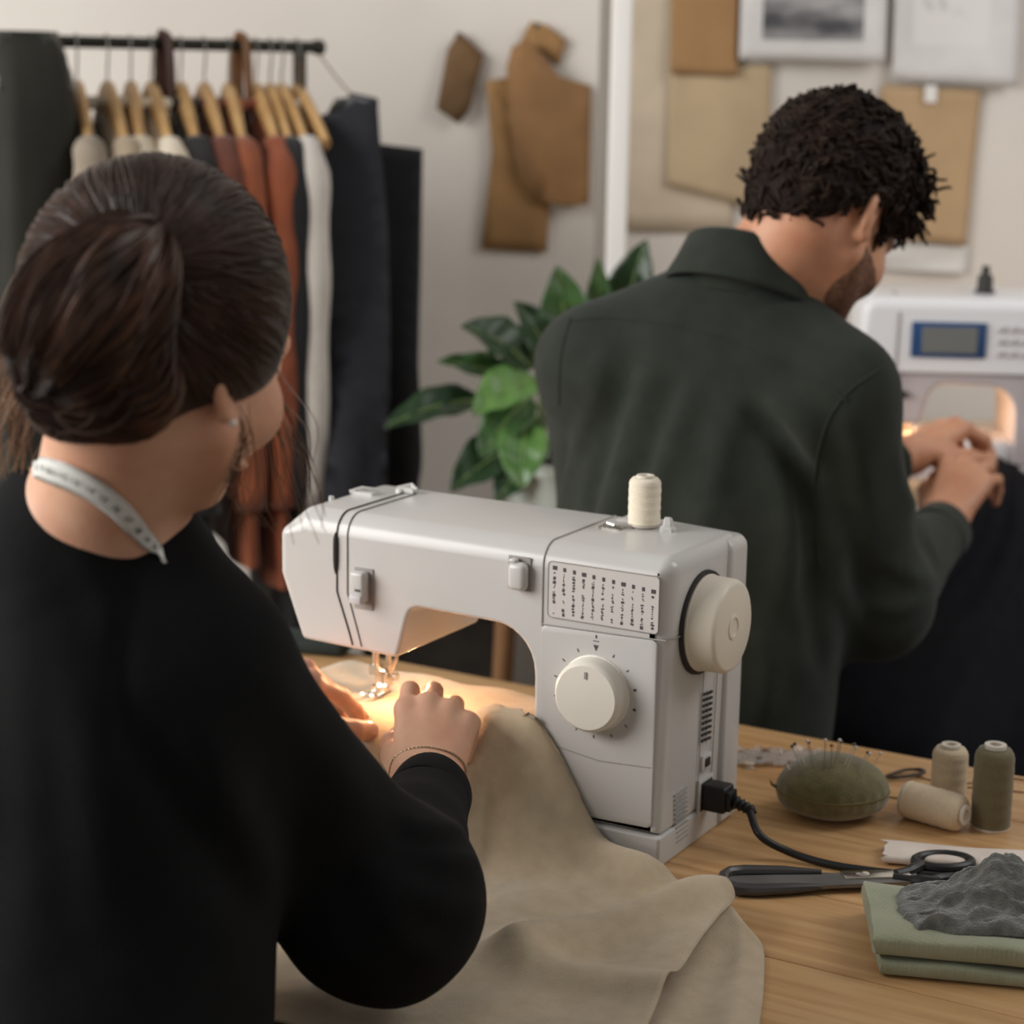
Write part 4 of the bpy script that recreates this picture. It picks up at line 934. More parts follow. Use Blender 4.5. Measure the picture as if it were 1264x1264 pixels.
for i in range(3, 58):
    a, b = P[i, 0], P[i, 4]; nv = nrm(np.cross(P[i+1, 2]-P[i-1, 2], b-a)); nv = nv if nv@(CP-P[i, 2]) > 0 else -nv
    tg_ = nrm(P[i+1, 2]-P[i-1, 2]); ac = nrm(b-a); w_ = np.linalg.norm(b-a)
    for e, sg in ((a, 1), (b, -1)):
        for f_ in (0, .5):
            L = .0022 if (i % 4 == 0 and f_ == 0) else .0012; c = e+ac*sg*L/2+tg_*f_*.0028+nv*.0010; ticks.box(c, (.00028, L, .0002), np.stack([tg_, ac, nv], 1))
tag(ticks.build('tick_marks', M_ink, tape, False), kind='stuff')
numb = 8; nums = []
for i in range(5, 57, 4):
    a, b = P[i, 0], P[i, 4]; nv = nrm(np.cross(P[i+1, 2]-P[i-1, 2], b-a)); nv = nv if nv@(CP-P[i, 2]) > 0 else -nv
    tg_ = nrm(P[i+1, 2]-P[i-1, 2]); upv = np.cross(nv, tg_); cu = bpy.data.curves.new('n', 'FONT'); cu.body = str(numb); cu.size = .0062*min(1, np.linalg.norm(b-a)/.013); cu.align_x = 'CENTER'; cu.align_y = 'CENTER'; cu.extrude = .0001; numb += 1
    to = bpy.data.objects.new('n', cu); COL.objects.link(to); dg = bpy.context.evaluated_depsgraph_get(); mm = bpy.data.meshes.new_from_object(to.evaluated_get(dg)); bpy.data.objects.remove(to)
    c = P[i, 2]+nv*.0012; mm.transform(Matrix(((tg_[0], upv[0], nv[0], c[0]), (tg_[1], upv[1], nv[1], c[1]), (tg_[2], upv[2], nv[2], c[2]), (0, 0, 0, 1)))); nums.append(mm)
tag(link('printed_numbers', join_me('printed_numbers', nums), mat('black_print', (40, 38, 40), 0.6), tape, False), kind='stuff')

# ------------------------------------------------------------------ man at the second sewing machine
M_shirt = mat('dark_green_cotton', (44, 49, 43), 0.9, col2=(38, 43, 37), nscale=30, bump=0.2, bscale=400, sheen=0.08, spec=0.25)
M_hairm = mat('curly_dark_hair', (26, 19, 17), 0.75, col2=(38, 28, 24), nscale=60, bump=0.9, bscale=110, spec=0.15)
mHA = head_axes(40, 25, 10); mHO = W(1019, 270, 2.33)
_a = math.radians(25); mbF = HR*math.sin(_a)+HF*math.cos(_a); mbR = HR*math.cos(_a)-HF*math.sin(_a); mBA = np.stack([mbR, mbF, z3])
NBm = W(918, 352, 2.34); SRm = W(1034, 488, 2.29); SLm = W(738, 452, 2.40); ELm = W(1078, 742, 2.42); WRm = W(1162, 655, 2.70); ELm2 = W(770, 700, 2.58); WRm2 = W(1105, 566, 2.80)
CHm = NBm-z3*.24-mbR*.03-mbF*.0; HPm = NBm-z3*.60-mbR*.045-mbF*.03
def m_torso(P):
    d = ell(P, CHm, (.172, .118, .235), mBA); d = smin(d, ell(P, HPm+z3*.10, (.172, .125, .27), mBA), .10)
    d = smin(d, rc(P, NBm-z3*.035, SRm+z3*.004, .052, .056), .06); return smin(d, rc(P, NBm-z3*.035, SLm+z3*.004, .052, .056), .06)
def m_skin(P):
    d = smin(head_fn(P, mHO, mHA, .98), rc(P, mHO+mHA.T@np.array([0, -.035, -.035]), NBm-z3*.02, .056, .060), .025)
    return smin(d, m_torso(P)+.012, .03)
def m_plain(P):
    s1 = smin(rc(P, SRm, ELm, .062, .064), rc(P, ELm, WRm, .064, .036), .04); ax = nrm(WRm-ELm); s1 = smax(s1, (P-WRm)@ax-.002, .004)
    s2 = smin(rc(P, SLm, ELm2, .066, .064), rc(P, ELm2, WRm2, .060, .036), .04); ax = nrm(WRm2-ELm2); s2 = smax(s2, (P-WRm2)@ax-.002, .004)
    return smin(m_torso(P)-.010, np.minimum(s1, s2), .035)
_fmp = folds_on(m_plain, [([(748, 430), (712, 540), (690, 660)], .016, .010), ([(728, 470), (696, 580), (680, 690)], .012, -.008), ([(806, 450), (765, 570), (735, 700)], .016, .009), ([(780, 460), (742, 580), (716, 700)], .011, -.008), ([(858, 470), (820, 570), (775, 690)], .016, .009), ([(832, 480), (795, 590), (760, 690)], .011, -.007), ([(905, 480), (880, 600), (850, 760)], .018, .007), ([(935, 512), (966, 545), (990, 592), (1000, 660)], .013, -.016), ([(950, 490), (985, 520), (1008, 565)], .016, .010), ([(960, 560), (975, 640), (965, 760)], .018, .008), ([(1002, 600), (1000, 700), (1012, 820)], .014, -.014), ([(1030, 640), (1036, 720), (1060, 770)], .014, .008), ([(1090, 690), (1125, 712), (1160, 720)], .010, .007), ([(1070, 745), (1105, 752), (1150, 738)], .010, .007), ([(1105, 560), (1130, 640), (1158, 690)], .012, .006), ([(1050, 500), (1066, 600), (1080, 690)], .018, .006), ([(900, 640), (880, 760), (870, 880)], .018, .007), ([(820, 700), (800, 800), (790, 890)], .016, .007), ([(940, 760), (950, 830), (940, 890)], .016, .008), ([(760, 400), (850, 414), (930, 442)], .012, -.003)], 1.8, 3.0)
def m_shirt0(P):
    d = m_plain(P)-fold_val(P, _fmp)
    return d-.0014*np.sin(P[:, 0]*44+P[:, 2]*30)*np.sin(P[:, 1]*38-P[:, 2]*18)
def m_shirt(P):
    d = m_shirt0(P); q = (P-NBm)@mBA.T
    return smax(d, -smax((np.sqrt((q[:, 0]/.060)**2+(q[:, 1]/.058)**2)-1)*.06, -(q[:, 2]+.05), .006), .005)
man = thing('person', (HPm[0], HPm[1], 0), 'person in a dark green shirt with curly dark hair, bent over sewing', 'person')
k1f, c0_, c1_, nk1 = hand(W(1166, 640, 2.735), camvec(.46, .74, .48), camvec(-.35, .55, -.75), False, [(30, 50, 30), (34, 54, 30), (38, 56, 30), (42, 56, 30)], s=1.02, arm=W(1152, 672, 2.66), armr=.030)
k2f, d0_, d1_, nk2 = hand(W(1122, 560, 2.83), camvec(.72, .42, .55), camvec(-.35, .85, -.4), True, [(42, 38, 20), (44, 42, 25), (46, 44, 25), (48, 44, 25)], s=1.04, arm=W(1075, 575, 2.76), armr=.030, thumb=((.024, .032, -.012), (.060, .050, -.030), (.092, .046, -.048), (.115, .036, -.060)))
mR, mL = W(1152, 672, 2.66), W(1075, 575, 2.76)
def m_arms(P):
    d = rc(P, NBm-z3*.06, SRm-z3*.01, .05, .046); d = smin(d, smin(rc(P, SRm, ELm, .046, .042), rc(P, ELm, mR, .042, .028), .01), .02)
    e = rc(P, NBm-z3*.06, SLm-z3*.01, .05, .046); e = smin(e, smin(rc(P, SLm, ELm2, .046, .042), rc(P, ELm2, mL, .042, .028), .01), .02); return smin(d, e, .02)
_ap = np.array([SRm, SLm, ELm, mR, ELm2, mL, NBm])
_lo = np.minimum(mHO, NBm)-[.16, .16, .07]; _hi = np.maximum(mHO, NBm)+[.16, .16, .15]
mm_ = [sdf_mesh('b', boxed(m_skin, _lo, _hi, .014), _lo, _hi, .0032), sdf_mesh('a', m_arms, _ap.min(0)-.09, _ap.max(0)+.09, .0075), sdf_mesh('h', k1f, c0_, c1_, .0019), sdf_mesh('h', k2f, d0_, d1_, .0019)]
body_object('body', mm_, nk1+nk2, [M_skinm, M_nail], man, .0028)
_pts = np.array([SRm, SLm, ELm, WRm, ELm2, WRm2, HPm])
shirt = link('shirt', sdf_mesh('shirt', m_shirt, np.r_[_pts.min(0)[:2]-.20, HPm[2]-.16], _pts.max(0)+[.2, .2, .14], .0062), M_shirt, man)
# collar: stand and fold-over leaf
cax = nrm(z3*1.0+mbF*.42+mbR*.10); cF = nrm(mbF-cax*(mbF@cax)); cR = np.cross(cF, cax); cc = NBm+cax*.004-mbF*.006; P = []
for i in range(64):
    a = 2*math.pi*i/64; row = []
    for r, h in ((.066, -.030), (.0655, .034), (.067, .040), (.0715, .041), (.076, .036), (.082, .010), (.090, -.016), (.088, -.020)):
        fr_ = 1+.10*max(0, math.sin(a)); row.append(cc+cR*(r*math.cos(a)*1.0)+cF*(r*math.sin(a)*fr_)+cax*h)
    P.append(row)
link('collar', solid(MB().grid(P, closed_u=True).mesh('collar'), .0014), M_shirt, man)
ax_ = nrm(WRm-ELm); MB().lathe([(.028, .006), (.038, .007), (.040, 0), (.042, -.045), (.040, -.048), (.03, -.048)], WRm, ax_, 36, wob=lambda a, z: .03*math.sin(a*3+1)).build('cuff', M_shirt, man)
def stitch(pts, push, r, name):
    L = []
    for x, y in smoothpath(pts, 50):
        p = trace(m_shirt0, x, y, 1.8, 2.9, push)
        if p is not None: L.append(p)
    L = np.array(L)
    for _ in range(2): L[1:-1] = (L[:-2]+L[1:-1]*2+L[2:])/4
    MB().tube(L, r, 6).build(name, M_shirt, shirt)
stitch([(706, 396), (760, 392), (850, 404), (930, 430), (1000, 466), (1045, 494)], .0002, .0016, 'yoke_seam')
stitch([(1092, 452), (1045, 486), (1014, 540), (1004, 620), (1012, 700)], .0000, .0014, 'armhole_seam')
stitch([(704, 392), (692, 440), (690, 500)], .0000, .0013, 'armhole_seam')
lower(man, HPm-z3*.03, mbF, mbR, 'round wooden stool under the person in the green shirt')
# curly hair
def m_hcut(q):
    zb = np.interp(q[:, 1], [-.11, -.065, -.048, -.010, .008, .020, .045], [-.062, -.055, -.015, .030, .0, -.012, .03])
    return np.maximum(q[:, 1]-(.066+.25*q[:, 2]), zb-q[:, 2])
def m_hair(P):
    q = ((P-mHO)@mHA.T)/.98; d = ell(q, SKC+[0, -.002, .008], SKR+[.014, .014, .018]); d = smin(d, ell(q, (0, -.075, -.02), (.056, .035, .05)), .03); d = smin(d, ell(q, (0, .055, .085), (.062, .05, .045)), .03)
    return smax(d, m_hcut(q), .012)+.003*np.sin(q[:, 0]*150)*np.sin(q[:, 1]*140+1)*np.sin(q[:, 2]*145)
mh = link('hair', sdf_mesh('hair', m_hair, mHO-.19, mHO+.21, .0036), M_hairm, man)
cp_ = []; mSK = mHO+mHA.T@(SKC+[0, 0, .01]); tries = 0
while len(cp_) < 1150 and tries < 9000:
    tries += 1; v = RNG.normal(size=3); v /= np.linalg.norm(v); w = mHA.T@v; lo_, hi_ = .03, .2
    for _ in range(16):
        m_ = (lo_+hi_)/2; lo_, hi_ = (m_, hi_) if m_hair((mSK+w*m_)[None])[0] < 0 else (lo_, m_)
    p = mSK+w*lo_; q = (mHA@(p-mHO))/.98
    if m_hcut(q[None])[0] > -.002: continue
    fr_ = np.clip((q[1]+.02)/.10, 0, 1)*np.clip((q[2]-.02)/.06, 0, 1); tn = nrm(np.cross(w, RNG.normal(size=3))); dn = -mHA[2]; flow = nrm((dn-w*(dn@w))*.9+tn*.7+mHA[1]*.9*fr_)
    sd = np.cross(w, flow); r = RNG.uniform(.006, .010)*(1+.35*fr_); L = RNG.uniform(.010, .022)*(1+.6*fr_); ph = RNG.uniform(0, 6.3); tw = RNG.uniform(6.0, 10.0)
    cp_.append(np.array([p-w*.003+flow*(L*t)+w*((.002+.010*fr_)*t+r*.55*(1-math.cos(tw*t+0))*.5)+sd*(r*math.sin(tw*t+ph)-r*math.sin(ph)) for t in np.linspace(0, 1, 15)]))
tag(strands(cp_, .0024, .0014, 5).build('curls', mat('curl_brown', (30, 22, 18), 0.6, col2=(46, 33, 26), nscale=40, spec=0.15), mh), kind='stuff')
def m_beard(P):
    q = ((P-mHO)@mHA.T)/.98; d = head_fn(P, mHO, mHA, .98)-.0012
    return smax(d, np.maximum.reduce([q[:, 2]+.028+.35*np.maximum(q[:, 1]-.03, 0)-.0*q[:, 1], .004-q[:, 1], (q[:, 2]+.058)*0-.1]), .003)
link('beard', sdf_mesh('beard', m_beard, mHO-.16, mHO+.12, .0034), mat('beard_stubble', (92, 62, 46), 0.8, col2=(150, 106, 82), nscale=260, lo=.4, hi=.8), man)
for sx in (-1, 1): MB().tube([mHO+.98*(np.array(p)@mHA) for p in ((sx*.016, .093, .026), (sx*.03, .091, .031), (sx*.046, .080, .027))], [.003, .0038, .002], 6).build('eyebrow', M_hairm, man)
for sx in (-1, 1): MB().tube([mHO+.98*(np.array(p)@mHA) for p in ((sx*.022, .088, .004), (sx*.032, .0895, .002), (sx*.043, .083, .003))], .0013, 5).build('eyelashes', M_hairm, man)

# ------------------------------------------------------------------ second table and computerised machine
T2 = 0.86; RW2 = RW
t2c = CP+HR*.80+HF*3.19
table2 = thing('sewing_table', (t2c[0], t2c[1], 0), 'pale wooden table carrying the sewing machine with the screen', 'table')
M_birch = mat('pale_birch', (206, 182, 150), 0.5, col2=(190, 164, 130), nscale=6, stretch=(1, 8, 8))
rbox('tabletop', (t2c[0], t2c[1], T2-.015), (1.36, .60, .03), M_birch, table2, .003, 2, RW2)
for sx in (-.62, .62):
    for sy in (-.25, .25): q = t2c+HR*sx+HF*sy; rbox('leg', (q[0], q[1], (T2-.03)/2), (.05, .05, T2-.03), M_birch, table2, .003, 2, RW2)
_O = W(1055, 560, 3.0); m2 = thing('sewing_machine', (0, 0, 0), 'white computerised sewing machine with a small blue-framed screen', 'sewing machine')
M_w2 = mat('cool_white_plastic', (226, 226, 228), 0.3); M_mv = mat('mauve_grey_plastic', (186, 180, 182), 0.35); M_blue = mat('screen_bezel_blue', (44, 74, 116), 0.3); M_scr = mat('screen_grey', (112, 114, 112), 0.25)
shell([(.0, .158, .01), (.0, .268, .022), (.43, .268, .012), (.43, .158, .01)], 0, .19, lambda x, z: .016 if z > .24 else .004, lambda x, z: .01).build('upper_housing', M_w2, m2, True, 50)
shell([(.004, .158, .002), (.43, .158, .002), (.43, .02, .004), (.232, .02, .004), (.228, .140, .040), (.108, .142, .026), (.094, .082, .008), (.018, .080, .010)], .006, .182, lambda x, z: .006, lambda x, z: .006).build('lower_housing', M_mv, m2, True, 50)
rbox('base', (.215, .095, .011), (.44, .20, .022), M_mv, m2, .004, 2); rbox('bed', (.12, .095, .040), (.225, .16, .036), M_w2, m2, .006, 2)
MB().tube([(.047, -.0005, .082), (.052, -.0008, .150), (.054, -.0008, .245), (.054, .012, .266), (.054, .1, .2685)], .0016, 6).build('thread_slot', M_gr, m2)
sb = rbox('screen_bezel', (.127, -.001, .2085), (.108, .006, .052), M_blue, m2, .002, 2); rbox('display', (.128, -.0045, .2085), (.080, .002, .038), M_scr, sb, .0006, 1)
for i in range(3):
    for j in range(3): rbox('button', (.203+i*.017, -.001, .226-j*.018), (.010, .005, .009), M_mv, m2, .0015, 2)
for k in (.255, .262): MB().tube([(k, -.0008, .115), (k, -.0008, .235), (k, .012, .262)], .0018, 6).build('thread_channel', M_gr, m2)
rbox('tension_slider', (.258, -.002, .205), (.010, .006, .014), M_dk, m2, .001, 1); rbox('side_lever', (.066, .003, .126), (.012, .010, .010), M_dk, m2, .002, 2)
MB().lathe([(0, 0), (.004, 0), (.004, .05), (0, .05)], (.082, .085, .045), n=12).build('needle_bar', M_steel, m2); MB().box((.082, .085, .066), (.014, .012, .012)).box((.082, .078, .061), (.020, .026, .003)).build('presser_foot', M_steel, m2)
MB().lathe([(0, 0), (.006, 0), (.006, .008), (0, .010)], (.074, .075, .073), n=14).build('lamp_bulb', MATS['lamp_glow'], m2)
m2.location = (float(_O[0]), float(_O[1]), T2); m2.rotation_euler = (0, 0, _y+math.radians(-4))
bpy.context.view_layer.update()
_lm = m2.matrix_world @ Vector((.104, .060, .074)); bulb('lamp_light', _lm, 0.7, (1.0, .55, .25), .005)
_sp = m2.matrix_world @ Vector((.19, .10, .2685))
t_ = thing('thread_spool', tuple(_sp), 'dark thread spool on top of the machine with the screen', 'thread spool')
MB().lathe([(0, 0), (.016, 0), (.016, .003), (.012, .004), (.011, .026), (.006, .028), (.006, .040), (0, .040)], tuple(_sp), n=24).build('thread', mat('charcoal_thread', (58, 56, 54), .8), t_)
# navy cloth the man is sewing
net = [[(1200, 562, 2.99), (1235, 566, 3.0), (1290, 590, 2.98), (1340, 600, 2.95)], [(1205, 590, 2.92), (1245, 596, 2.93), (1300, 622, 2.93), (1370, 640, 2.92)], [(1190, 650, 2.84), (1245, 660, 2.84), (1310, 680, 2.84), (1390, 700, 2.84)], [(1140, 725, 2.76), (1220, 740, 2.73), (1300, 750, 2.75), (1400, 770, 2.74)], [(1030, 800, 2.66), (1180, 820, 2.62), (1290, 840, 2.66), (1410, 860, 2.64)], [(975, 890, 2.60), (1150, 920, 2.53), (1280, 940, 2.58), (1420, 960, 2.56)], [(980, 1010, 2.60), (1150, 1040, 2.50), (1280, 1060, 2.54), (1430, 1080, 2.52)]]
NW = np.array([[W(*c) for c in r] for r in net]); R1 = np.array([smoothpath(r, 50) for r in NW]); R2_ = np.stack([smoothpath(R1[:, j], 70) for j in range(50)], 1)
for i in range(70):
    for j in range(50): R2_[i, j] += -HF*(.010*math.sin(j*.33+i*.05)*min(1, i/30))+z3*.002*math.sin(j*.9+i*.2)
tag(link('fabric', solid(MB().grid(R2_).mesh('fabric'), .0014), mat('navy_cloth', (19, 20, 26), .9, col2=(15, 16, 21), nscale=30, spec=.2)), 'dark navy fabric spilling from the second machine over the lap', 'fabric')

# ------------------------------------------------------------------ clothes rail
rA = W(-70, 44, 3.03); rB = W(391, 62, 3.30); rB[2] = rA[2] = (rA[2]+rB[2])/2; rd = nrm(rB-rA); nd = np.cross(z3, rd); nd = -nd if nd@HF > 0 else nd
rack = thing('clothes_rail', (rB[0], rB[1], 0), 'dark metal clothes rail holding the hanging garments', 'clothes rail'); M_iron = mat('dark_iron', (46, 46, 40), .45, .6)
rA2 = rA-rd*.75
MB().tube([rA2, rB], .0095, 14).build('rail', M_iron, rack)
MB().lathe([(0, 0), (.012, 0), (.0125, .012), (.010, .016), (0, .017)], rB-rd*.004, rd, 16).build('end_cap', M_iron, rack)
for e in (rA2+rd*.05, rB-rd*.03-nd*.0):
    MB().tube([np.r_[e[:2], 0.02], e], .011, 12).build('upright', M_iron, rack); MB().tube([np.r_[(e+nd*.22)[:2], .012], np.r_[(e-nd*.22)[:2], .012]], .012, 10).build('foot', M_iron, rack)
M_hang = mat('hanger_beech', (198, 160, 108), .45, col2=(180, 140, 90), nscale=20); M_hook = mat('hook_steel', (150, 148, 144), .3, .9)
def on_rail(px):
    t = np.linspace(0, 1, 400); P_ = rA+(rB-rA)*t[:, None]; x = 632+FPX*((P_-CP)@RT)/((P_-CP)@FW); return P_[np.argmin(np.abs(x-px))]
def hanger(px, yaw=0.0, lab='', colr=None):
    yaw -= .17; c = on_rail(px); R_ = rotz(yaw); v = R_@nd; h = thing('clothes_hanger', c-z3*.09, lab, 'hanger', 'wooden hangers on the rail')
    MB().tube(smoothpath([c-z3*.075, c-z3*.045, c-z3*.028+rd*0+v*.010, c-z3*.006+v*.015, c+z3*.0118+v*.004, c+z3*.0115-v*.006, c+z3*.002-v*.0145], 18), .0016, 6).build('hook', M_hook, h)
    L = [c-z3*.075+v*(s*.155)-z3*(.075*abs(s)**1.15) for s in np.linspace(-1, 1, 17)]
    MB().tube(L, [.007+.006*math.sin(math.pi*i/16) for i in range(17)], 8, flat=1.5).build('shoulder_bar', colr or M_hang, h); return c, v
def garment(px, col, col2, length, lab, yaw=0.0, cat='jacket', sleeve=True, thick=.019, wid=.185, hang=True, collar=True, hl=''):
    c, v = hanger(px, yaw, hl) if hang else (on_rail(px), rotz(yaw)@nd)
    u = np.cross(z3, v); t = thing(cat, c-z3*(.09+length), lab, cat, 'garments on the rail'); m = mat('cloth_%d_%d_%d' % col, col, .9, col2=col2, nscale=18, bump=.3, bscale=160, sheen=.2)
    hs = np.r_[0, .012, .03, .05, .075, .10, .14, np.linspace(.2, length, 14)]; P = []; ph = px*.37
    for h in hs:
        w = np.interp(h, [0, .012, .04, .075, .11, .16, .4, length], [.045, .062, .115, .175, wid*.93, wid, wid*.97, wid*1.04]); th = np.interp(h, [0, .05, .14, .5, length], [.012, .022, thick, thick*1.15, thick*1.3]); row = []
        for k in range(44):
            a = 2*math.pi*k/44; cx, cy = math.cos(a), math.sin(a); f = 1+.22*math.sin(a*5+ph+h*3)*min(1, h*4)
            row.append(c-z3*(.094+h)+v*(w*cx)+u*(th*np.sign(cy)*abs(cy)**.8*f))
        P.append(row)
    g = MB().grid([[r[k % 44] for k in range(45)] for r in P]); g.add(P[0], [tuple(range(44))]); g.add(P[-1], [tuple(range(44))]); g.build('body', m, t, True, None)
    if sleeve:
        for s in (1, -1):
            e = c-z3*.178+v*(s*wid*.93); sl_ = [e+v*s*-.02+z3*.03, e+v*(s*.016)-z3*.02, e+v*(s*.026)-z3*.15, e+v*(s*.022)-z3*.32, e+v*(s*.010)-z3*min(.54, length*.8)]
            MB().tube(smoothpath(sl_, 22), [.020+.010*min(1, i/5)-.006*i/22+.002*math.sin(i*1.1+px) for i in range(22)], 14, flat=.85).build('sleeve', m, t, True, None)
    if collar:
        MB().tube([c-z3*.092+v*(.052*math.cos(a))+u*(.024*math.sin(a)) for a in np.linspace(0, 2*math.pi, 25)[:-1]], .010, 8, closed=True).build('collar', m, t)
        rbox('neck_label', c-z3*.116+v*.030+u*.016*np.sign((CP-c)@u), (.022, .003, .030), mat('label_white', (226, 222, 216), .7), t, .001, 1, np.stack([v, u, z3], 1))
    return t
specs = [(94, (146, 134, 118), (130, 118, 102), .66, 'taupe jacket at the dark garment bag end of the rail', .0, 'jacket'), (131, (168, 152, 130), (152, 136, 114), .68, 'beige jacket hanging between the taupe and cream ones', .05, 'jacket'), (160, (206, 192, 168), (190, 176, 152), .70, 'cream shirt with beige cast hanging on the rail', -.04, 'shirt'), (186, (222, 210, 190), (208, 194, 172), .66, 'pale cream blouse hanging beside the brown belt', .03, 'shirt'),
         (333, (21, 20, 23), (16, 15, 18), 1.12, 'long black dress hanging between the rust jacket and white shirt', .0, 'dress'), (222, (24, 22, 24), (18, 17, 19), 1.10, 'long black coat hanging between cream and rust garments', .0, 'coat'), (252, (104, 56, 40), (88, 46, 34), .60, 'dark reddish brown jacket hanging on the rail', .02, 'jacket'), (282, (150, 82, 50), (132, 70, 42), .72, 'rust orange jacket on the rail', -.03, 'jacket'), (316, (140, 74, 44), (122, 62, 38), .76, 'darker rust jacket next to the white shirt', .02, 'jacket'), (347, (208, 202, 194), (194, 187, 178), .80, 'white shirt hanging beside the navy dress', .05, 'shirt')]
for i, sp_ in enumerate(specs): garment(*sp_[:5], yaw=sp_[5], cat=sp_[6], hl='beech wooden hanger carrying the '+sp_[4].split(' hanging')[0].split(' on the')[0].split(' at the')[0].split(' next')[0].split(' with')[0])
hanger(366, .1, 'bare beech wooden hanger next to the navy dress')
# navy sleeveless dress and black panel dress, hung flat at the end of the rail
def flat_garment(name, outline, d, th, m, lab, cat):
    n = 26; xs = []; t = thing(name, W(outline[0][0], outline[-1][1], d), lab, cat, 'garments on the rail'); o = np.array(outline, float); y0, y1 = o[:, 1].min(), o[:, 1].max()
    P = np.array([W(x, y, d) for x, y in outline]); bm = bmesh.new(); vs = [bm.verts.new(tuple(p)) for p in P]; [bm.faces.new([vs[k] for k in t]) for t in tessellate_polygon([[Vector((x, y, 0)) for x, y in outline]])]
    for _ in range(4): bmesh.ops.subdivide_edges(bm, edges=[e for e in bm.edges if e.calc_length() > .03], cuts=1, use_grid_fill=False); bmesh.ops.triangulate(bm, faces=bm.faces[:])
    for v in bm.verts:
        q = np.array(v.co)-CP; x = q@HR; z = v.co[2]; dz = max(0, P[:, 2].max()-z); f = .012*math.sin(x*70+1)*min(1, dz*2)+.006*math.sin(x*150+z*5)*min(1, dz*2); v.co += Vector(tuple(-HF*f))
    me = bpy.data.meshes.new(name); bm.to_mesh(me); bm.free(); link('panel', solid(me, th), m, t); return t
M_navy = mat('navy_crepe', (30, 32, 40), .85, col2=(24, 26, 33), nscale=20, sheen=.2); M_blk = mat('black_crepe', (20, 20, 24), .85, col2=(16, 16, 19), nscale=20, sheen=.15)
dr = flat_garment('dress', [(362, 142), (374, 141), (390, 149), (408, 149), (424, 141), (434, 119), (467, 126), (466, 180), (470, 300), (478, 680), (392, 690), (404, 400), (398, 260), (378, 180)], 3.26, .03, M_navy, 'navy sleeveless dress with scooped neck at the end of the rail', 'dress')
flat_garment('dress', [(456, 178), (522, 187), (520, 330), (514, 560), (500, 700), (440, 700), (452, 400)], 3.40, .02, M_blk, 'plain black dress hanging behind the navy one near the plant', 'dress')
MB().tube([rB-z3*.004-rd*.002, (rB+W(436, 120, 3.26))/2-z3*.006, W(436, 120, 3.25)], .0016, 6).build('strap', mat('strap_brown', (128, 104, 82), .7), dr)
MB().tube([on_rail(372)-z3*.008, W(368, 143, 3.25)], .0016, 6).build('strap', MATS['strap_brown'], dr)
# garment bag at the near end
gb_ = thing('garment_bag', np.r_[on_rail(14)[:2], .7], 'dark olive glossy garment bag hanging at the end of the clothes', 'garment bag'); c = on_rail(14); P = []
for h in np.r_[0, .01, .03, .06, .1, np.linspace(.16, .85, 12)]:
    row = []; w = np.interp(h, [0, .03, .1, .9], [.10, .13, .15, .155]); th = np.interp(h, [0, .02, .1, .9], [.045, .062, .072, .075])
    for k in range(48):
        a = 2*math.pi*k/48; cx, cy = math.cos(a), math.sin(a); row.append(c-z3*(-.012+h)+nd*(w*np.sign(cx)*abs(cx)**.6)+rd*(th*np.sign(cy)*abs(cy)**.5*(1+.05*math.sin(a*6+h*9))))
    P.append(row)
g = MB().grid([[r[k % 48] for k in range(49)] for r in P]); g.add(P[0], [tuple(range(48))]); g.add(P[-1], [tuple(range(48))]); g.build('cover', mat('olive_vinyl', (34, 34, 26), .8, col2=(27, 27, 21), nscale=12, bump=.3, bscale=25), gb_, True, None)
P = []
for h in np.linspace(0, .085, 8): P.append([c-z3*(-.013+h)+nd*((.105+.4*h+.004*math.sin(k*1.3))*np.sign(math.cos(2*math.pi*k/48))*abs(math.cos(2*math.pi*k/48))**.6)+rd*((.055+.25*h)*np.sign(math.sin(2*math.pi*k/48))*abs(math.sin(2*math.pi*k/48))**.5*(1+.06*math.sin(k*2.1+h*60))) for k in range(48)])
MB().grid([[r[k % 48] for k in range(49)] for r in P]).build('shoulder_film', mat('gloss_film', (34, 35, 29), .2, coat=.3, bump=.6, bscale=30), gb_, True, None)
for px, col, lab in ((204, (70, 44, 36), 'dark brown leather belt looped over the rail'), (299, (120, 82, 50), 'tan leather belt looped over the rail')):
    c = on_rail(px); b_ = MB().tube(smoothpath([c+nd*.03-z3*.10, c+nd*.026-z3*.03, c+nd*.012+z3*.012, c-nd*.010+z3*.012, c-nd*.026-z3*.03, c-nd*.030-z3*.12], 26), .011, 8, flat=.35); b_.tube(smoothpath([c+nd*.03-z3*.09, c+nd*.06+rd*.02-z3*.14, c+nd*.05+rd*.03-z3*.24], 12), .010, 8, flat=.4)
    tag(b_.build('belt', mat('belt_%d' % col[0], col, .5)), lab, 'belt')

# ------------------------------------------------------------------ plant on its stand
PLD = 3.2; pc_ = W(688, 640, PLD); plant = thing('potted_plant', (pc_[0], pc_[1], .66), 'leafy green potted plant in front of the white wall', 'plant')
POTZ = .66
MB().lathe([(0, 0), (.062, 0), (.068, .01), (.082, .17), (.086, .175), (.086, .192), (.078, .192), (.074, .17), (0, .165)], (pc_[0], pc_[1], POTZ), n=40).build('pot', mat('white_glaze', (206, 214, 206), .25, coat=.4), plant)
MB().lathe([(0, 0), (.074, 0), (.07, .006), (0, .010)], (pc_[0], pc_[1], POTZ+.168), n=24).build('soil', mat('potting_soil', (52, 40, 32), .95, bump=1, bscale=120), plant)
LM = [mat('leaf_dark', (38, 62, 34), .38, col2=(28, 48, 28), nscale=14), mat('leaf_mid', (62, 94, 48), .36, col2=(46, 76, 38), nscale=14), mat('leaf_bright', (92, 128, 66), .34, col2=(70, 108, 52), nscale=14)]
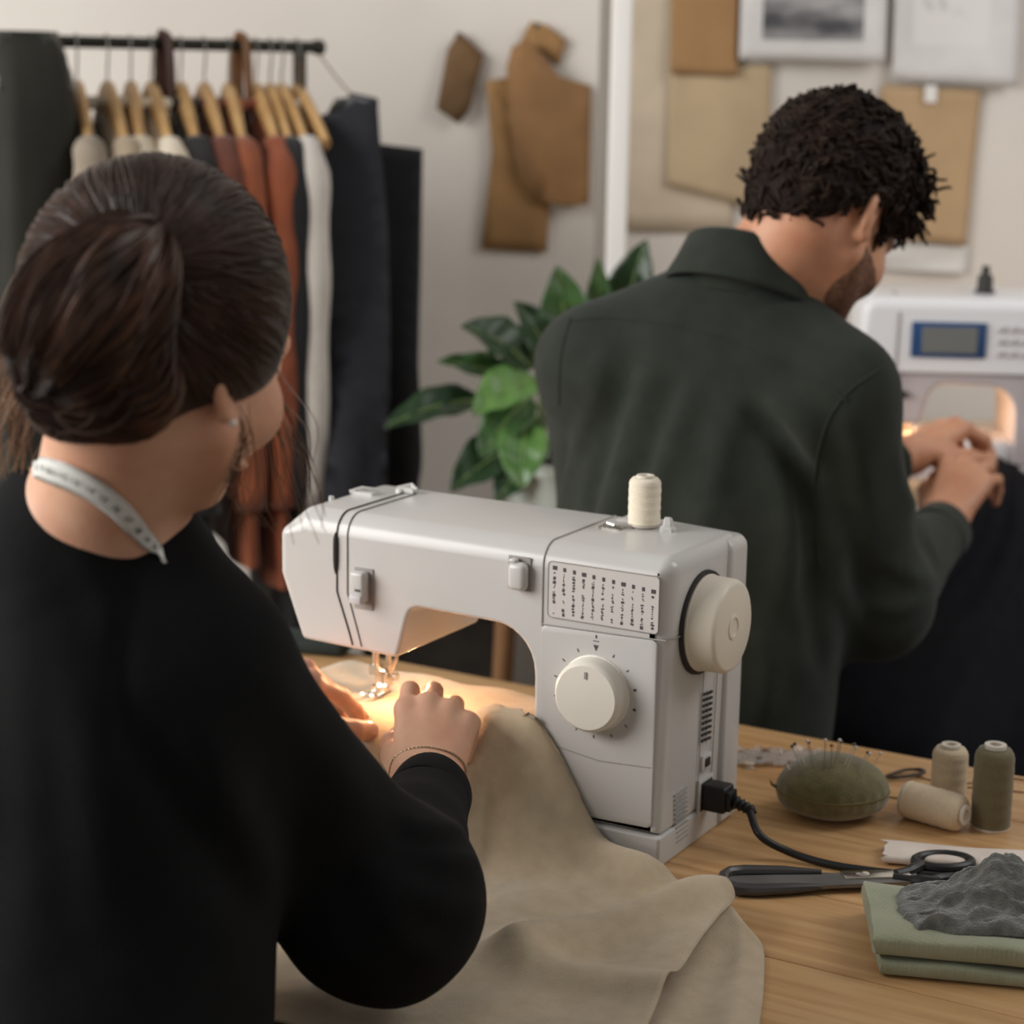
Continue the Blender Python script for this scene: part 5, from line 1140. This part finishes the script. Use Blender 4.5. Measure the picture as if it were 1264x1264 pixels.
leaves = [((598, 494), (474, 528), 50, 3.12, 0, 14), ((652, 452), (570, 402), 64, 3.10, 0, 0), ((645, 480), (540, 446), 42, 3.14, 1, 10), ((662, 468), (584, 512), 62, 3.06, 2, 8), ((684, 462), (636, 372), 60, 3.16, 0, 0), ((700, 450), (688, 328), 70, 3.18, 1, 0), ((738, 425), (738, 318), 34, 3.2, 1, 0), ((770, 400), (798, 296), 56, 3.22, 0, 0), ((650, 545), (556, 606), 66, 3.12, 0, 10), ((648, 520), (642, 606), 60, 3.05, 2, 6), ((655, 490), (592, 566), 58, 3.08, 1, 8), ((670, 440), (610, 470), 44, 3.15, 0, 6), ((690, 430), (665, 395), 50, 3.2, 1, 0), ((715, 440), (712, 360), 48, 3.19, 0, 0), ((668, 520), (600, 540), 50, 3.13, 1, 10), ((640, 440), (600, 440), 40, 3.16, 1, 5), ((745, 420), (765, 340), 44, 3.25, 0, 0), ((660, 560), (612, 622), 50, 3.1, 0, 10)]
top = np.array([pc_[0], pc_[1], POTZ+.17])
for i, (b, t, w, d, mi, dr_) in enumerate(leaves):
    p0 = W(b[0], b[1], d+.06); p1 = W(t[0], t[1], d); ax = p1-p0; L = np.linalg.norm(ax); ax /= L; wd_ = w/FPX*d/2*1.05; nv = nrm(-FW*.75+z3*.65); nv = nrm(nv-ax*(nv@ax)); sd = np.cross(ax, nv); P = []
    for k in range(15):
        s = k/14; ww = wd_*max(.02, math.sin(math.pi*min(1, s*1.0)**.8)**.75); row = []
        for j in range(9):
            v = j/8*2-1; row.append(p0+ax*(L*s)+sd*(ww*v)+nv*(.12*L*math.sin(math.pi*s)*.8+abs(v)*ww*.35-.0*s+.003*math.sin(s*20+v*3)))
        P.append(row)
    lf = link('leaf', solid(MB().grid(P).mesh('leaf'), .0006), LM[mi], plant)
    MB().tube([p0+ax*(L*s)+nv*(.096*L*math.sin(math.pi*s)+.0014) for s in np.linspace(0, .97, 12)], [.0022*(1-s*.7) for s in np.linspace(0, 1, 12)], 5).build('midrib', mat('leaf_rib', (128, 150, 92), .45), lf)
    MB().tube(smoothpath([top+np.array([RNG.normal()*.02, RNG.normal()*.02, 0]), (top+p0)/2+z3*.06, p0], 14), .0028, 6).build('stem', mat('leaf_stem', (86, 110, 58), .5), plant)
std = thing('plant_stand', (pc_[0], pc_[1], 0), 'wooden stand carrying the potted plant', 'plant stand'); M_stw = mat('stand_wood', (132, 96, 62), .5, col2=(112, 78, 48), nscale=12, stretch=(6, 6, .6))
MB().lathe([(0, POTZ-.025), (.145, POTZ-.025), (.15, POTZ-.02), (.15, POTZ-.005), (.145, POTZ), (0, POTZ)], (pc_[0], pc_[1], 0), n=40).build('top', M_stw, std)
for k in range(4):
    a = _y+math.pi/4+k*math.pi/2; MB().tube([(pc_[0]+.11*math.cos(a), pc_[1]+.11*math.sin(a), POTZ-.025), (pc_[0]+.14*math.cos(a), pc_[1]+.14*math.sin(a), 0)], [.017, .014], 10).build('leg', M_stw, std)
bn = CP+HR*(-.13)+HF*3.42; bin_ = thing('storage_box', (bn[0], bn[1], 0), 'dark storage box on the floor beside the plant stand', 'box')
rbox('box_body', (bn[0], bn[1], .27), (.24, .24, .54), mat('dark_canvas', (46, 40, 34), .9, col2=(38, 33, 28), nscale=30, bump=.3), bin_, .012, 3, RW); rbox('lid', (bn[0], bn[1], .55), (.25, .25, .03), mat('dark_canvas', (0, 0, 0)), bin_, .008, 3, RW)

# ------------------------------------------------------------------ papers and pattern pieces on the wall
def sheet(name, corners, off, col, lab, cat, col2=None, curl=.004, print_=None, group=None):
    a, b, c, d = [WL(x, y, off) for x, y in corners]; P = []; n = 14; sd_ = corners[0][0]*.01
    for i in range(n):
        s = i/(n-1); row = []
        for j in range(n):
            t = j/(n-1); p = (a*(1-t)+b*t)*(1-s)+(d*(1-t)+c*t)*s; row.append(p-HF*(curl*(s**2)*(.6+.4*math.sin(t*5+sd_))+.0015*math.sin(s*7+sd_)*math.sin(t*6)))
        P.append(row)
    t = thing(name, (a+b+c+d)/4, lab, cat, group)
    link('sheet', solid(MB().grid(P).mesh('sheet'), .0005), mat('paper_%d_%d_%d' % col, col, .85, col2=col2 or tuple(int(x*.95) for x in col), nscale=12, bump=.15, bscale=40), t)
    if print_:
        P = np.array(P); (i0, i1, j0, j1), pm = print_; link('printed_image', MB().grid(P[i0:i1, j0:j1]-HF*.0012).mesh('img'), pm, t)
    return t
def pin_(px, py, off, lab, col=(70, 64, 58)):
    c = WL(px, py, off); tag(MB().lathe([(0, 0), (.0015, 0), (.0015, .004), (.005, .005), (.0055, .008), (.003, .010), (0, .0105)], c, -HF, 14).build('push_pin', mat('pin_%d' % col[0], col, .35)), lab, 'push pin', 'push pins on the wall')
M_photo = mat('grey_photo_print', (176, 174, 174), .5, col2=(78, 78, 82), nscale=7, ndet=8, stretch=(1, 1, 3), lo=.35, hi=.6); M_sk = mat('pencil_sketch', (226, 224, 222), .8, col2=(120, 118, 120), nscale=16, ndet=10, lo=.52, hi=.72)
sheet('wall_sheet', [(774, -40), (910, -40), (904, 288), (770, 284)], .004, (202, 186, 164), 'large pale tan paper pinned beside the white post', 'paper')
sheet('wall_sheet', [(826, 86), (953, 78), (948, 262), (822, 228)], .010, (190, 168, 136), 'light brown paper sheet below the dark kraft one', 'paper')
sheet('wall_sheet', [(830, -60), (914, -60), (911, 94), (827, 91)], .016, (160, 124, 84), 'darker kraft paper sheet pinned above the light brown sheet', 'paper')
sheet('wall_print', [(918, -90), (1099, -90), (1092, 77), (912, 73)], .022, (226, 224, 222), 'white print with a grey photograph pinned on the wall', 'print', print_=((0, 12, 2, 12), M_photo))
sheet('wall_print', [(1108, -90), (1264, -90), (1254, 107), (1100, 99)], .018, (224, 222, 220), 'white sheet with a faint pencil sketch pinned on the wall', 'sketch', print_=((3, 11, 2, 11), M_sk))
sheet('wall_sheet', [(1088, 104), (1212, 110), (1192, 304), (1080, 292)], .010, (190, 160, 124), 'brown paper sheet taped behind the curly head', 'paper')
sheet('wall_sheet', [(1070, 300), (1198, 306), (1192, 338), (1062, 332)], .006, (222, 220, 216), 'small white paper above the machine with the screen', 'paper')
tag(rbox('tape_strip', WL(1149, 116, .016), (.022, .001, .03), mat('white_tape', (236, 234, 230), .5), None, .0004, 1, RW), 'white tape strip at the top of the brown sheet', 'tape')
def pattern(poly, off, th, col, lab):
    bm = bmesh.new(); vs = [bm.verts.new(tuple(WL(x, y, off))) for x, y in poly]; [bm.faces.new([vs[k] for k in t]) for t in tessellate_polygon([[Vector((x, y, 0)) for x, y in poly]])]
    for _ in range(2): bmesh.ops.subdivide_edges(bm, edges=[e for e in bm.edges if e.calc_length() > .04], cuts=1); bmesh.ops.triangulate(bm, faces=bm.faces[:])
    for v in bm.verts: z = v.co[2]; v.co += Vector(tuple(-HF*(.006*math.sin(z*9+off*200)+.004*math.sin(np.dot(np.array(v.co), HR)*14))))
    me = bpy.data.meshes.new('pattern'); bm.to_mesh(me); bm.free(); o = link('paper_pattern', solid(me, .0012), mat('kraft_%d' % col[0], col, .8, col2=tuple(int(x*.88) for x in col), nscale=10)); return tag(o, lab, 'pattern piece', 'card pattern pieces on the wall')
pattern([(567, 38), (598, 68), (580, 136), (566, 153), (539, 134), (552, 62)], .012, 1, (112, 84, 54), 'small dark brown pattern piece hanging alone beside the rail')
pattern([(600, 100), (630, 95), (640, 160), (662, 248), (679, 250), (675, 312), (594, 307), (607, 190)], .012, 1, (158, 120, 76), 'long narrow card pattern piece hanging lowest of its bunch')
pattern([(655, 26), (674, 30), (700, 50), (689, 83), (666, 64), (640, 56)], .020, 1, (160, 122, 78), 'small card pattern piece at the top of its bunch')
pattern([(632, 58), (650, 48), (664, 62), (690, 94), (730, 106), (727, 252), (702, 256), (662, 248), (640, 222), (629, 150), (625, 84)], .034, 1, (150, 112, 72), 'wide card pattern piece hanging in front of its bunch')
pin_(663, 32, .040, 'dark push pin holding the bunch of card pattern pieces'); pin_(566, 44, .026, 'dark push pin holding the small dark pattern piece', (71, 64, 58))
